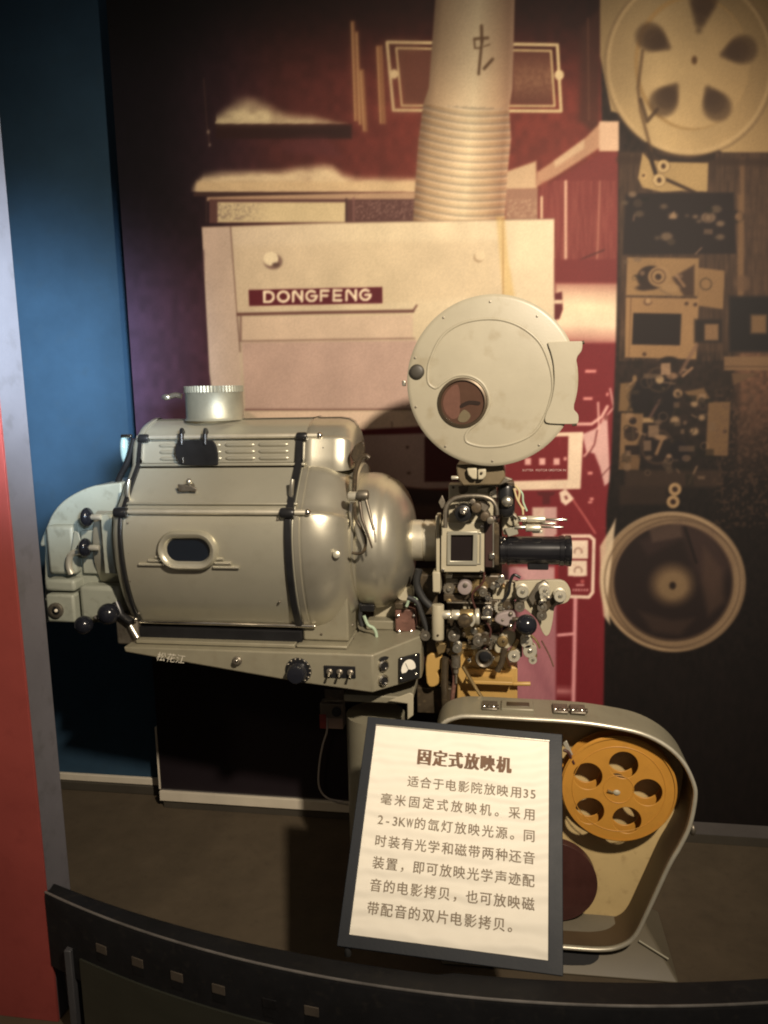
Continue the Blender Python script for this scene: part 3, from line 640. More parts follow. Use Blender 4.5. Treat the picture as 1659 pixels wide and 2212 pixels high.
# ------------------------------------------------------------------ the film projector
prj = root('film_projector', (-0.30, 2.0, 0.0))
tag(prj, 'grey-green cinema film projector with barrel lamp house, round film magazine and lens', 'film projector')
YC = 2.04
def wz(v, Y, u=440): return W(u, v, Y).z
FP = [(1.985, 1338), (1.905, 1350), (1.865, 1348), (1.825, 1310), (1.80, 1262), (1.788, 1215), (1.785, 1170), (1.79, 1135), (1.80, 1106),
      (1.815, 1100), (1.86, 1052), (1.905, 1010), (1.912, 1003), (1.917, 1000), (1.932, 952), (1.94, 945), (1.955, 934), (1.98, 920), (2.02, 909), (2.06, 904)]
FP = [(y, wz(v, y)) for y, v in FP]
def prof(a, b, sub=4):                         # smooth piece of the profile, indices a..b
    return smooth_open(FP[a:b + 1], sub)
def offset(pl, d):                             # move an open (y, z) line inwards by d
    out = []
    for i, p in enumerate(pl):
        q0 = np.array(pl[max(i - 1, 0)]); q1 = np.array(pl[min(i + 1, len(pl) - 1)]); t = (q1 - q0) / np.linalg.norm(q1 - q0)
        out.append((p[0] + t[1] * d, p[1] - t[0] * d))
    return out
def xpr(yz, x0, x1): return MB().prism([Vector((x0, y, z)) for y, z in yz], [Vector((x1, y, z)) for y, z in yz])
def shell(pl, x0, x1, t, out=0.0):
    a = offset(pl, -out); return xpr(a + offset(pl, t)[::-1], x0, x1)
XL, XR = W(263, 1106, 1.80).x, W(638, 1106, 1.80).x
ZA = W(920, 1167, 2.04).z                      # optical axis
lh = None
full = prof(0, 19, 3); inner = offset(full, 0.010)
mirror = lambda pl: [(2 * YC - y, z) for y, z in pl][::-1]
lh = xpr(inner + mirror(inner)[1:], XL + 0.002, XR - 0.002).build('lamp_house', 'castdark', prj)
shell(prof(2, 8, 4), XL + 0.004, XR - 0.004, 0.008).build('door', 'paint', lh, bevel=0.002)
shell(prof(9, 11, 5), XL + 0.004, XR - 0.004, 0.008).build('lid', 'paint', lh, bevel=0.002)
shell(prof(13, 14, 4), XL + 0.004, XR - 0.004, 0.008).build('louvre_panel', 'paint', lh, bevel=0.0015)
tp = prof(15, 19, 5); tpo = tp + mirror(tp)[1:]
xpr(tpo + [(y, z - 0.008) for y, z in tpo[::-1]], XL + 0.004, XR - 0.004).build('top_cover', 'paint', lh, bevel=0.002)
# ledges between the pieces
def atP(i, f=0.0):
    a, b_ = np.array(FP[i]), np.array(FP[min(i + 1, len(FP) - 1)]); return a + (b_ - a) * f
def rod(name, y, z, x0, x1, r, m): return MB().rcyl((x0, y, z), (x1, y, z), r, .5, 14).build(name, m, lh)
y, z = FP[12]; rod('ledge', y - 0.002, z - 0.001, XL, XR, 0.0042, 'paint')
y, z = atP(10, -0.82); rod('ledge', y - 0.003, z, XL, XR, 0.0035, 'paint')
y, z = FP[8]; rod('hinge_rail', y - 0.007, z + 0.001, XL - 0.012, W(662, 1108, 1.79).x, 0.0068, 'nickel')
y, z = FP[15]; rod('hinge_rail', y - 0.006, z + 0.002, XL - 0.012, W(688, 946, 1.93).x, 0.0060, 'nickel')
rod('chrome_rod', 1.852, W(500, 1348, 1.852).z, W(298, 1346, 1.852).x, W(682, 1351, 1.852).x, 0.0052, 'chrome')
for i, (yy, zz, xx_) in enumerate(((FP[8][0] - 0.007, FP[8][1] + 0.001, W(664, 1108, 1.79).x), (FP[15][0] - 0.006, FP[15][1] + 0.002, W(690, 946, 1.93).x))):
    MB().ball((xx_, yy, zz), 0.0085).build('rail_knob', 'chrome', lh)
# straps
def strap(x0, x1, dx):
    a = prof(14, 15, 3) + prof(9, 13, 4)[:0]
    for (i0, i1) in ((9, 15), (1, 8)):
        pl = prof(i0, i1, 4); o_ = offset(pl, -0.009); i_ = offset(pl, -0.001)
        mb = MB(); n = len(pl)
        A = [Vector((x0 + dx * 0, y, z)) for y, z in o_ + i_[::-1]]; B = [Vector((x1, y, z)) for y, z in o_ + i_[::-1]]
        mb.prism(A, B).build('strap', 'black', lh, bevel=0.002)
XS0, XS1 = W(616, 1180, 1.785).x, W(631, 1180, 1.785).x
strap(XS0, XS1, 0); strap(XL - 0.004, XL + 0.006, 0)
for x in (XS0 + 0.004, XL):                    # clamps on the rails
    y, z = FP[8]; MB().rcyl((x - 0.014, y - 0.012, z), (x + 0.022, y - 0.012, z), 0.0135, .4, 16).build('strap_clamp', 'black', lh)
    y, z = FP[15]; MB().rcyl((x - 0.004, y - 0.012, z), (x + 0.024, y - 0.012, z), 0.0115, .4, 16).build('strap_clamp', 'black', lh)
    y, z = atP(10, -0.2); MB().tube([(x, y - 0.010, z - 0.03), (x + 0.004, y - 0.022, z), (x + 0.006, y - 0.014, z + 0.03)], 0.0055).build('strap_buckle', 'steel', lh)
# louvres
lv = None
a, b_ = np.array(FP[13]), np.array(FP[14]); sl = b_ - a
for r, f in enumerate((0.80, 0.50, 0.20)):
    for c, u0 in enumerate((345, 415, 487, 559)):
        p = a + sl * f; x0 = W(u0, 975, p[0]).x; x1 = W(u0 + 62, 975, p[0]).x
        if lv is None:
            mb = MB(); n = 9; L = x1 - x0; R_ = 0.0056
            rings = []
            for t in (0, 0.04, 0.10, 0.90, 0.96, 1.0):
                s = min(1.0, 0.35 + 10 * min(t, 1 - t)); rings.append([Vector((t * L, -R_ * 0.9 * s * sin(pi * k / n), R_ * s * cos(pi * k / n))) for k in range(n + 1)])
            mb.loft(rings, False); lv = mb.mesh('louvre', (0, 0, 0)); lv.materials.append(M['paint'])
        o = bpy.data.objects.new('louvre', lv); col.objects.link(o); o.parent = lh
        o.location = Vector((x0, p[0] - 0.0005, p[1])) - BASE['film_projector']; o.rotation_euler.x = -atan2(sl[0], sl[1])
# black flap on two hooks
y0, z0 = atP(13, 0.5)
fl = MB().prism(outline(smooth_closed([(382, 956), (400, 951), (450, 951), (463, 957), (469, 975), (470, 998), (462, 1006), (398, 1005), (386, 998), (378, 978)], 4), y0 - 0.030),
     [p + Vector((0, 0.007, 0)) for p in outline(smooth_closed([(382, 956), (400, 951), (450, 951), (463, 957), (469, 975), (470, 998), (462, 1006), (398, 1005), (386, 998), (378, 978)], 4), y0 - 0.030)]).build('filter_flap', 'matt_black', lh, bevel=0.002)
for u in (392, 443):
    MB().tube([W(u, 960, y0 - 0.029), W(u, 940, y0 - 0.026), W(u + 1, 929, y0 - 0.002), W(u + 3, 934, y0 + 0.010)], 0.0062, 10).build('hook', 'black', fl)
MB().tube([W(396, 1000, y0 - 0.033), W(395, 988, y0 - 0.033)], 0.003).build('clip', 'chrome', fl)
# wing nut on the lid
y0, z0 = atP(10, -0.02); c = W(410, 1051, y0 - 0.008)
wn = MB().rcyl(c + Vector((0, 0.012, 0)), c - Vector((0, 0.012, 0)), 0.010, .3, 16).build('latch', 'dullsteel', lh)
MB().prism([c + Vector((x, -0.010, z)) for x, z in ((-0.026, 0.008), (-0.008, 0.006), (0.008, 0.004), (0.024, -0.002), (0.022, -0.012), (0.004, -0.010), (-0.024, -0.012))],
           [c + Vector((x, -0.016, z)) for x, z in ((-0.026, 0.008), (-0.008, 0.006), (0.008, 0.004), (0.024, -0.002), (0.022, -0.012), (0.004, -0.010), (-0.024, -0.012))]).build('wing', 'dullsteel', lh, bevel=0.002)
MB().ball(c + Vector((0.004, -0.012, 0.014)), 0.008).build('latch_ball', 'steel', lh)
# oval window
def stadium(cx, cz, hw, hh, n=14):
    o_ = [(cx + (hw - hh) + hh * cos(t), cz + hh * sin(t)) for t in np.linspace(-pi / 2, pi / 2, n)]
    return o_ + [(cx - (hw - hh) + hh * cos(t), cz + hh * sin(t)) for t in np.linspace(pi / 2, 3 * pi / 2, n)]
wc = W(405, 1189, 1.78); hw, hh = 62 * pp(1.78), 36 * pp(1.78)
def st(hw, hh, y): return [Vector((x, y, z)) for x, z in stadium(wc.x, wc.z, hw, hh)]
ow = MB().loft([st(hw + .010, hh + .010, 1.792), st(hw + .010, hh + .010, 1.776), st(hw + .004, hh + .004, 1.768), st(hw - .004, hh - .004, 1.770), st(hw - .008, hh - .008, 1.776), st(hw - .012, hh - .011, 1.784)], False).build('oval_window', 'paint', lh, angle=60)
MB().prism(st(hw - .0118, hh - .0108, 1.7838), st(hw - .0118, hh - .0108, 1.79)).build('pane', 'dark_glass', ow)
for sgn in (1, -1):
    for k, (o0, o1, dz) in enumerate(((64, 82, -20), (62, 100, -29.5), (58, 118, -39)) if sgn > 0 else ((66, 80, -18), (64, 98, -26), (58, 122, -35))):
        xa = wc.x + sgn * o0 * pp(1.78); xb = wc.x + sgn * o1 * pp(1.78); zz = wc.z + dz * pp(1.78)
        yy = 1.785
        MB().tube([(xa, yy, zz), ((xa + xb) / 2, yy, zz), (xb, yy, zz)], 0.0042, 8).build('trim_bar', 'paint', lh)
# rivets
for u, v in ((279, 1195), (300, 1325), (607, 1185), (604, 1300), (276, 1130), (600, 1122), (282, 1255), (606, 1245)):
    MB().ball(W(u, v, 1.7875 + .0006 * abs(v - 1175) ** 1.0 * (.1 if v < 1230 else .28)), .0030).build('rivet', 'dullsteel', lh)
# chimney
cc = W(464, 880, YC); zt0 = FP[19][1] - 0.004
chim = MB().lathe((cc.x, YC, zt0), (0, 0, 1), [(0, .083), (.004, .0805), (.008, .0775), (W(464, 833, 1.96).z - zt0 - 0.018, .0775), (W(464, 833, 1.96).z - zt0 - 0.016, .0785)], 48, False).build('chimney', 'galv', lh)
mb = MB(); zc = W(464, 833, 1.96).z
n = 110; rr = [0.0785 + (0.0014 if k % 2 else -0.0006) for k in range(n)]
ringz = lambda z, dr=0: [Vector((cc.x + (rr[k] + dr) * cos(2 * pi * k / n), YC + (rr[k] + dr) * sin(2 * pi * k / n), z)) for k in range(n)]
mb.loft([ringz(zc - 0.017), ringz(zc), ringz(zc, -0.003), ringz(zc - 0.02, -0.003)], False).build('crimped_rim', 'galv', chim, angle=20)
p = W(392, 856, YC); MB().tube([p, W(380, 853, YC), W(368, 856, YC)], 0.0075).build('bracket', 'dullsteel', chim)
MB().ball(W(360, 858, YC), 0.014, 1, .7, .6).build('wing_screw', 'steel', chim)
# left end ring and right bell
Q = prof(0, 11, 3); Qc = Q + mirror(Q)
def qring(x, s, dz=0): return [Vector((x, YC + (y - YC) * s, ZA + (z - ZA) * s + dz)) for y, z in Qc]
F2 = full + mirror(full)[1:]
def fring(x, s): return [Vector((x, YC + (y - YC) * s, ZA + (z - ZA) * s)) for y, z in F2]
MB().loft([fring(XL - .030, .90), fring(XL - .026, .96), fring(XL - .016, 1.0), fring(XL - .007, 1.012), fring(XL + .001, 1.012)]).build('end_ring', 'paint', lh, angle=50)
LB = 0.124
MB().loft([qring(XR - .003, 1.004), qring(XR + 0.0100, 1.004), qring(XR + 0.0110, .993), qring(XR + 0.0160, .993), qring(XR + 0.0170, 1.0), qring(XR + 0.0314, .998), qring(XR + 0.0487, .985), qring(XR + 0.0667, .96), qring(XR + 0.0824, .925), qring(XR + 0.0973, .88), qring(XR + 0.1099, .825), qring(XR + 0.1177, .775), qring(XR + LB, .72)]).build('front_bell', 'silver', lh, angle=50)
xb0, xb1 = XR - .004, W(757, 960, 1.93).x
zt, zb = FP[19][1] - 0.001, wz(1012, 1.905)
def rbox(x0, x1, y0, y1, z0, z1, r, seg=5, name='', m='paint', parent=None):
    return MB().box(x0, x1, y0, y1, z0, z1).build(name, m, parent, bevel=r, seg=seg, angle=50)
sh_pl = prof(13, 19, 4); sh = sh_pl + mirror(sh_pl)[1:]
def shring(x, s): 
    zc_ = zb
    return [Vector((x, YC + (y - YC) * s, zc_ + (z - zc_) * s)) for y, z in [(FP[13][0], zb - 0.01)] + sh + [(2 * YC - FP[13][0], zb - 0.01)]]
MB().loft([shring(xb0, 1.0), shring(xb0 + .012, 1.03), shring(xb0 + .02, 1.0), shring(xb1 - .045, 1.0), shring(xb1 - .022, .97), shring(xb1 - .008, .90), shring(xb1, .78), shring(xb1 + .002, .5)]).build('shoulder', 'silver', lh, angle=50)
for u, v in ((698, 967), (702, 992), (722, 997)): MB().ball(W(u, v, FP[14][0] - .006), 0.0016).build('rivet', 'black', lh)
MB().rcyl(W(727, 1198, 1.80), W(727, 1198, 1.83), 0.010, .4, 18).build('knob_stud', 'paint', lh)
# nose dome and neck
x0 = XR + LB - .012
def xu(u, Y=YC, v=1165): return W(u, v, Y).x
MB().lathe((x0, YC, ZA + .018), (1, 0, 0), [(0, .180), (.006, .190), (.014, .193), (.018, .189)], 56).build('flange', 'silver', lh)
xd = x0 + .016; xe = xu(894)
MB().lathe((xd, YC, ZA), (1, 0, 0), [((xe - xd) * t, r) for t, r in ((0, .180), (.06, .183), (.2, .184), (.36, .182), (.48, .177), (.52, .171), (.56, .170), (.66, .163), (.76, .152), (.86, .134), (.93, .114), (.98, .094), (1.0, .082), (1.005, .05))], 56).build('nose_dome', 'silver', lh, angle=45)
xk0, xk1, xk2 = xe - .002, xu(917), xu(944)
MB().lathe((xk0, YC, ZA), (1, 0, 0), [(0, .0555), (xk1 - xk0 - .002, .0555), (xk1 - xk0 - .001, .053), (xk1 - xk0 + .001, .053), (xk1 - xk0 + .002, .0562), (xk2 - xk0, .0562)], 40).build('light_tube', 'nickel', lh)
# igniter handle, rods and hook on the flange
p = W(762, 1071, 1.83)
MB().rcyl(W(752, 1072, 1.83), W(792, 1072, 1.83), 0.0115, .3, 18).build('pivot', 'nickel', lh)
MB().rcyl(W(772, 1070, 1.82), W(796, 1070, 1.82), 0.0135, .3, 18).build('pivot_collar', 'dullsteel', lh)
MB().tube([W(790, 1076, 1.815), W(808, 1145, 1.80)], 0.0042).build('rod', 'dullsteel', lh); MB().tube([W(808, 1145, 1.80), W(812, 1172, 1.795)], 0.0024).build('rod_tip', 'steel', lh)
MB().tube([W(776, 1078, 1.825), W(782, 1120, 1.81), W(796, 1160, 1.80), W(804, 1184, 1.798)], [.0045, .004, .003, .002]).build('rod', 'castdark', lh)
MB().tube([W(u, v, 1.82) for u, v in smooth_open([(766, 1085), (768, 1120), (780, 1140), (790, 1165), (786, 1190), (774, 1196), (760, 1194)], 4)], 0.0038).build('hook', 'castdark', lh)
MB().tube([W(u, v, 1.86) for u, v in smooth_open([(765, 1062), (768, 1020), (778, 992), (790, 985), (798, 990)], 4)], 0.006).build('handle', 'castdark', lh)
MB().prism(outline(smooth_closed([(758, 985), (765, 965), (778, 955), (787, 956), (788, 975), (782, 988), (768, 1000)], 3), 1.90), outline(smooth_closed([(758, 985), (765, 965), (778, 955), (787, 956), (788, 975), (782, 988), (768, 1000)], 3), 1.94)).build('cap', 'castdark', lh, bevel=.004)

# rear mechanism at the left end
YR = 1.90
rear = MB().prism(outline(smooth_closed([(96, 1180), (104, 1128), (128, 1090), (165, 1064), (205, 1049), (256, 1042)], 5)[:21] + [(262, 1042), (262, 1345), (96, 1345)], YR),
                  [p + Vector((0, .26, 0)) for p in outline(smooth_closed([(96, 1180), (104, 1128), (128, 1090), (165, 1064), (205, 1049), (256, 1042)], 5)[:21] + [(262, 1042), (262, 1345), (96, 1345)], YR)]).build('rear_housing', 'mint', prj, bevel=.012, seg=4, angle=50)
def panel(name, u0, v0, u1, v1, Y, t, m, parent, r=.006):
    a, b_ = W(u0, v0, Y), W(u1, v1, Y); return MB().box(a.x, b_.x, Y, Y + t, min(a.z, b_.z), max(a.z, b_.z)).build(name, m, parent, bevel=r, seg=3, angle=50)
panel('cover', 96, 1136, 165, 1242, YR - .028, .04, 'mint', rear, .010)
panel('cover', 172, 1146, 214, 1240, YR - .014, .03, 'mint', rear, .004)
panel('ledge', 94, 1252, 162, 1279, YR - .045, .06, 'mint', rear, .009)
panel('box', 97, 1284, 163, 1346, YR - .055, .07, 'mint', rear, .007)
panel('box', 168, 1266, 262, 1342, YR - .045, .06, 'mint', rear, .012)
MB().rcyl((W(214, 1110, 1.92).x, YC, ZA), (XL - .02, YC, ZA), 0.172, .05, 48).build('rear_neck', 'paint', rear)
panel('bracket', 216, 1112, 250, 1240, 1.846, .06, 'mint', rear, .003)
prt = MB().lathe(W(122, 1318, YR - .056), (0, -1, 0), [(0, .021), (.006, .021), (.008, .018), (.008, .012), (.004, .011)], 28).build('port', 'dullsteel', rear)
MB().lathe(W(122, 1319, YR - .060), (0, -1, 0), [(0, .011), (.004, .0105), (.006, .005)], 18).build('port_plug', 'black', prt); MB().rcyl(W(121, 1319, YR - .062), W(121, 1319, YR - .070), .0045, .3, 12).build('plug_pin', 'white', prt)
for (u, v) in ((188, 1117), (184, 1183)):
    c = W(u, v, 1.845); k = MB().ball(c, .0155, .95, 1.5, 1.62, 24, 16).build('control_knob', 'bakelite', rear)
    MB().rcyl(c + Vector((.010, 0, 0)), c + Vector((.040, 0, 0)), .0075, .2, 14).build('shaft', 'nickel', k)
MB().tube([W(u, v, YR - .036) for u, v in smooth_open([(180, 1192), (164, 1193), (154, 1198), (149, 1212), (150, 1228), (155, 1240)], 4)], .0085, 12).build('elbow', 'nickel', rear)
MB().prism(outline([(152, 1196), (160, 1146), (170, 1150), (178, 1180), (172, 1196)], YR - .034), outline([(152, 1196), (160, 1146), (170, 1150), (178, 1180), (172, 1196)], YR - .024)).build('lug', 'mint', rear, bevel=.003)
for u, v, r in ((234, 1326, 25), (181, 1350, 22)):
    c = W(u, v, 1.80); MB().ball(c, r * pp(1.80), 1, 1, 1, 28, 18).build('ball_knob', 'bakelite', rear)
    MB().rcyl(c + Vector((-.004, 0.01, -.005)), c + Vector((-.004, .11, -.005)), .007, .2, 12).build('shaft', 'steel', rear)
MB().rcyl(W(207, 1333, 1.80), W(207, 1333, 1.86), .0055, .3, 12).build('stud', 'chrome', rear)
panel('lever_block', 248, 1330, 300, 1394, 1.84, .09, 'dullsteel', rear, .006); MB().tube([W(282, 1352, 1.835), W(297, 1378, 1.83)], .008).build('lever', 'steel', rear); MB().ball(W(293, 1338, 1.826), .006).build('lever_ball', 'chrome', rear)
MB().tube([W(250, 1300, 1.84), W(262, 1330, 1.835), W(285, 1345, 1.83)], .011).build('lever', 'black', rear)
# side lamp glass on the far left shoulder
sg = MB().ball(W(270, 972, 1.97), .020, .62, .8, 2.1).build('side_glass', 'cyan_glass', lh); MB().rcyl(W(262, 942, 1.96), W(285, 942, 1.96), .005, .3, 12).build('stud', 'chrome', lh)
MB().tube([W(u, v, 1.95) for u, v in smooth_open([(289, 948), (283, 975), (272, 1005), (258, 1032), (250, 1060), (246, 1095)], 4)], .0085).build('guard_strip', 'black', lh)

# ---- base console under the lamp house
A_, B_, C_, D_, E_ = [W(u, v, 1.80) for u, v in ((266, 1393), (805, 1420), (805, 1497), (655, 1476), (270, 1409))]
ztop = (A_.z + B_.z) / 2; A_.z = B_.z = ztop
dep = 0.0
while True:                                     # 45 degree corner panel
    G_ = B_ + Vector((dep, dep, 0)); dvec = ROT.transposed() @ (G_ - CAM)
    if CU - FOC * dvec.x / dvec.z > 911 or dep > .3: break
    dep += .001
H_ = C_ + Vector((dep, dep, 0)); G_.z += .018; B2 = B_.copy(); B2.z += .0
yb = 2.26
back = lambda p: Vector((p.x, yb, p.z))
cb = MB(); vs = [A_, B_, C_, D_, E_, G_, H_, back(G_), back(H_), Vector((D_.x, yb, D_.z)), back(E_), Vector((A_.x, yb, ztop))]
cb.add(vs, [(0, 1, 2, 3, 4), (1, 5, 6, 2), (5, 7, 8, 6), (7, 11, 10, 9, 8), (0, 4, 10, 11), (4, 3, 9, 10), (3, 2, 6, 8, 9), (0, 11, 7, 5, 1)])
con = cb.build('control_base', 'paint2', prj, bevel=.004, seg=3, angle=30)
def onface(u, v, d=0.0): return W(u, v, 1.80 - d)
MB().lathe(onface(645, 1448, -.001), (0, -1, 0), [(0, .0335), (.004, .0335), (.0055, .032)], 40).build('dial_scale', 'black', con)
dk_ = MB().lathe(onface(643, 1452, .005), (0, -1, 0), [(0, .027), (.004, .026), (.022, .023), (.026, .020), (.027, .008)], 36).build('dial_knob', 'bakelite', con)
for k in range(14):
    t = radians(-60 + 300 * k / 13); c = onface(645, 1448, .0058) + Vector((sin(t) * .0300, 0, cos(t) * .0300)); c.y = 1.7942
    MB().box(c.x - .0012, c.x + .0012, c.y - .0006, c.y + .001, c.z - .0012, c.z + .0012).build('scale_mark', 'white', con)
pl = panel('switch_plate', 699, 1438, 768, 1466, 1.797, .004, 'black', con, .001)
for k, u in enumerate((712, 734, 757)):
    c = onface(u, 1451 + 1.0 * k, .004); MB().lathe(c, (0, -1, 0), [(0, .0085), (.003, .008), (.005, .005), (.009, .005)], 16).build('switch_bush', 'dullsteel', con)
    MB().tube([c + Vector((0, -.006, 0)), c + Vector((.002, -.022, -.007))], [.0022, .0034]).build('toggle', 'chrome', con)
c = onface(513, 1427); MB().lathe(c, (0, -1, 0), [(0, .012), (.004, .012), (.006, .009), (.014, .008), (.016, .005)], 20).build('push_button', 'dullsteel', con); MB().ball(c + Vector((.003, -.014, .005)), .005).build('button_cap', 'chrome', con)
vs_, fs_ = text_mesh('松花江', .026, 0, .35); p = onface(336, 1423, .0012)
MB().add([(p.x + v.x * 1.0, 1.7985, p.z + v.y - .002 - v.x * .09) for v in vs_], fs_).build('maker_script', mat('pale_relief_paint', (.60, .56, .46), .5), con)
# things on the corner panel
en = Vector((1, 1, 0)).normalized(); nn = Vector((1, -1, 0)).normalized()
def onpanel(u, v, out=0.0):                     # picture ray on the corner panel's plane
    d = ray(u, v); t = ((B_ + nn * out - CAM).dot(nn)) / d.dot(nn); return CAM + d * t
mt = [onpanel(u, v, .003) for u, v in ((860, 1420), (903, 1409), (903, 1462), (860, 1474))]
mtr = MB().prism(mt, [p + nn * .010 for p in mt]).build('meter', 'black', con, bevel=.003)
c = onpanel(882, 1446, .0135)
arc = [c + en * (.023 * cos(t)) + Vector((0, 0, .026 * sin(t))) for t in np.linspace(0.05, pi - .05, 18)] + [c - en * .021 - Vector((0, 0, .005)), c - en * .009 - Vector((0, 0, .006)), c + Vector((0, 0, .001)), c + en * .010 - Vector((0, 0, .003)), c + en * .021 - Vector((0, 0, .002))]
MB().prism(arc, [p + nn * .0012 for p in arc]).build('meter_face', mat('meter_white', (.80, .76, .66), .35), mtr)
MB().tube([c + nn * .002 - Vector((0, 0, .002)), c + nn * .002 + en * -.010 + Vector((0, 0, .019))], .0007, 6).build('needle', 'black', mtr)
for u, v in ((866, 1424), (898, 1416), (898, 1456), (866, 1466)): MB().rcyl(onpanel(u, v, .012), onpanel(u, v, .0155), .0024, .3, 10).build('screw', 'chrome', mtr)
for u, v in ((828, 1438), (828, 1470)):
    c = onpanel(u, v, .001); MB().lathe(c, nn, [(0, .0155), (.003, .0155), (.006, .013), (.006, .010), (.002, .0095)], 24).build('jack_ring', 'chrome', con); MB().rcyl(c, c + nn * .004, .0105, .2, 20).build('jack', 'black', con)
ov = [onpanel(828, 1422, .001) + en * (.014 * cos(t)) + Vector((0, 0, .005 * sin(t))) for t in np.linspace(0, 2 * pi, 16, endpoint=False)]
MB().prism(ov, [p + nn * .004 for p in ov]).build('slot_cover', 'black', con)
# black channel and support box between console and barrel
panel('channel', 300, 1354, 652, 1388, 1.848, .25, 'matt_black', con, .002)
zz0 = ztop + .002
MB().box(W(640, 1400, 1.83).x, W(750, 1400, 1.83).x, 1.83, 2.2, zz0, ztop + .010).build('base_flange', 'paint2', con, bevel=.003)
MB().box(W(655, 1390, 1.862).x, W(754, 1390, 1.862).x, 1.862, 2.2, zz0 + .009, W(700, 1200, 1.862).z).build('support_box', 'paint2', con, bevel=.006, seg=3)
MB().ball(W(694, 1370, 1.861), .003).build('rivet', 'castdark', con)
for v in (1350, 1378): 
    pp_ = W(757, v, 1.91); pp_.x = W(754, 1390, 1.862).x; MB().ball(pp_, .004).build('rivet', 'dullsteel', con)
a = W(300, 1392, 1.84); MB().box(a.x, W(640, 1400, 1.84).x, 1.825, 2.2, ztop + .002, ztop + .012).build('rail_plate', 'paint2', con, bevel=.002)
# parts standing on the console's right
panel('cream_block', 806, 1300, 862, 1342, 2.02, .1, 'cream', con, .004)
panel('cream_block', 790, 1340, 862, 1362, 1.98, .12, 'paint2', con, .004)
co = panel('coil', 853, 1316, 897, 1366, 1.96, .07, 'coil', con, .004); panel('coil_top', 851, 1302, 880, 1318, 1.955, .07, 'castdark', con, .005)
for u, v in ((862, 1364), (888, 1364), (860, 1330), (894, 1330)): MB().rcyl(W(u, v, 1.952), W(u, v, 1.962), .0042, .3, 10).build('bolt', 'chrome', co)
MB().tube([W(u, v, 1.93) for u, v in smooth_open([(786, 1330), (795, 1350), (806, 1356), (812, 1366), (814, 1380)], 4)], .0045).build('wire', 'cable_green', con)
MB().tube([W(u, v, 1.94) for u, v in smooth_open([(776, 1290), (780, 1312), (778, 1332), (782, 1352)], 4)], .006).build('wire', 'rubber', con)
panel('clamp', 778, 1306, 808, 1322, 1.93, .05, 'black', con, .003)
# pedestal
pc = W(815, 1700, 1.98)
ped = MB().lathe((pc.x, 1.98, 0.03), (0, 0, 1), [(0, .080), (W(815, 1540, 1.98).z - .03, .080)], 40).build('pedestal_column', 'paint2', prj)
panel('collar', 742, 1500, 890, 1522, 1.88, .22, 'paint2', ped, .004)
panel('bracket', 700, 1488, 745, 1512, 1.90, .05, 'castdark', ped, .003)
MB().prism([W(u, v, 1.865) for u, v in ((838, 1514), (885, 1496), (893, 1500), (893, 1545), (880, 1555), (880, 1520))], [W(u, v, 1.875) for u, v in ((838, 1514), (885, 1496), (893, 1500), (893, 1545), (880, 1555), (880, 1520))]).build('gusset', 'cream', ped, bevel=.002)
MB().box(pc.x - .075, .36, 1.90, 2.2, .004, .028).build('base_plate', 'paint2', ped, bevel=.005)

# ---- projector head
YH = 1.95
def blk(name, u0, v0, u1, v1, Y, t, m, parent=None, r=.003): return panel(name, u0, v0, u1, v1, Y, t, m, parent, r)
head = blk('projector_head', 962, 1100, 1084, 1420, 2.0, .13, 'castdark', prj, .008)
def dsc(name, u, v, Y, r, t, m, parent=None, e=.2, d=(0, -1, 0)): return disc(u, v, Y, r, t, 24, e, d).build(name, m, parent or head)
def film_roller(name, u, v, Y, r, t, m, parent=None):
    c = W(u, v, Y); R_ = r * pp(Y, u, v)
    o = MB().lathe(c, (0, -1, 0), [(0, R_ * .95), (t * .06, R_), (t * .16, R_), (t * .20, R_ * .72), (t * .78, R_ * .72), (t * .82, R_), (t * .94, R_), (t, R_ * .93), (t, R_ * .45), (t * .94, R_ * .42)], 26).build(name, m, parent or head)
    MB().lathe(c + Vector((0, -t * .94, 0)), (0, -1, 0), [(0, R_ * .34), (.002, R_ * .34), (.003, R_ * .26)], 14).build('roller_screw', 'steel', parent or head)
    return o
def ballp(name, u, v, Y, r, m, parent=None, sx=1, sy=1, sz=1): return MB().ball(W(u, v, Y), r * pp(Y, u, v), sx, sy, sz).build(name, m, parent or head)
def wire(name, pts, Y, r, m, parent=None, k=4):
    q = smooth_open(pts, k); return MB().tube([W(p[0], p[1], Y if len(p) < 3 else p[2]) for p in q], r, 10).build(name, m, parent or head)
def flat(name, pts, Y, t, m, parent=None, r=.0015): return slab(pts, Y, t).build(name, m, parent or head, bevel=r)
def hrod(name, u0, u1, v, Y, rpx, m, parent=None, e=.25, v1=None):
    return MB().rcyl(W(u0, v, Y), W(u1, v if v1 is None else v1, Y), rpx * pp(Y, u0, v), e, 20).build(name, m, parent or head)
# neck below the magazine
nk = flat('neck', [(985, 1004), (1086, 1004), (1092, 1030), (1080, 1048), (1000, 1050), (988, 1034)], 1.83, .16, mat('olive_brown_casting', (.15, .115, .065), .5, .1, .25, 14, .1, 160), None, .004)
flat('film_guide', [(1008, 1012), (1030, 1011), (1030, 1036), (1020, 1035), (1011, 1026)], 1.812, .016, 'cream', nk, .003)
flat('film_guide', [(1032, 1014), (1050, 1013), (1050, 1028), (1043, 1036), (1032, 1037)], 1.812, .016, 'cream', nk, .003)
hrod('stud', 975, 992, 1032, 1.835, 4, 'nickel', nk); ballp('screw', 1040, 1022, 1.810, 3, 'castdark', nk)
flat('lever_plate', [(1060, 1044), (1090, 1030), (1108, 1036), (1080, 1048)], 1.835, .02, 'dullsteel', nk)
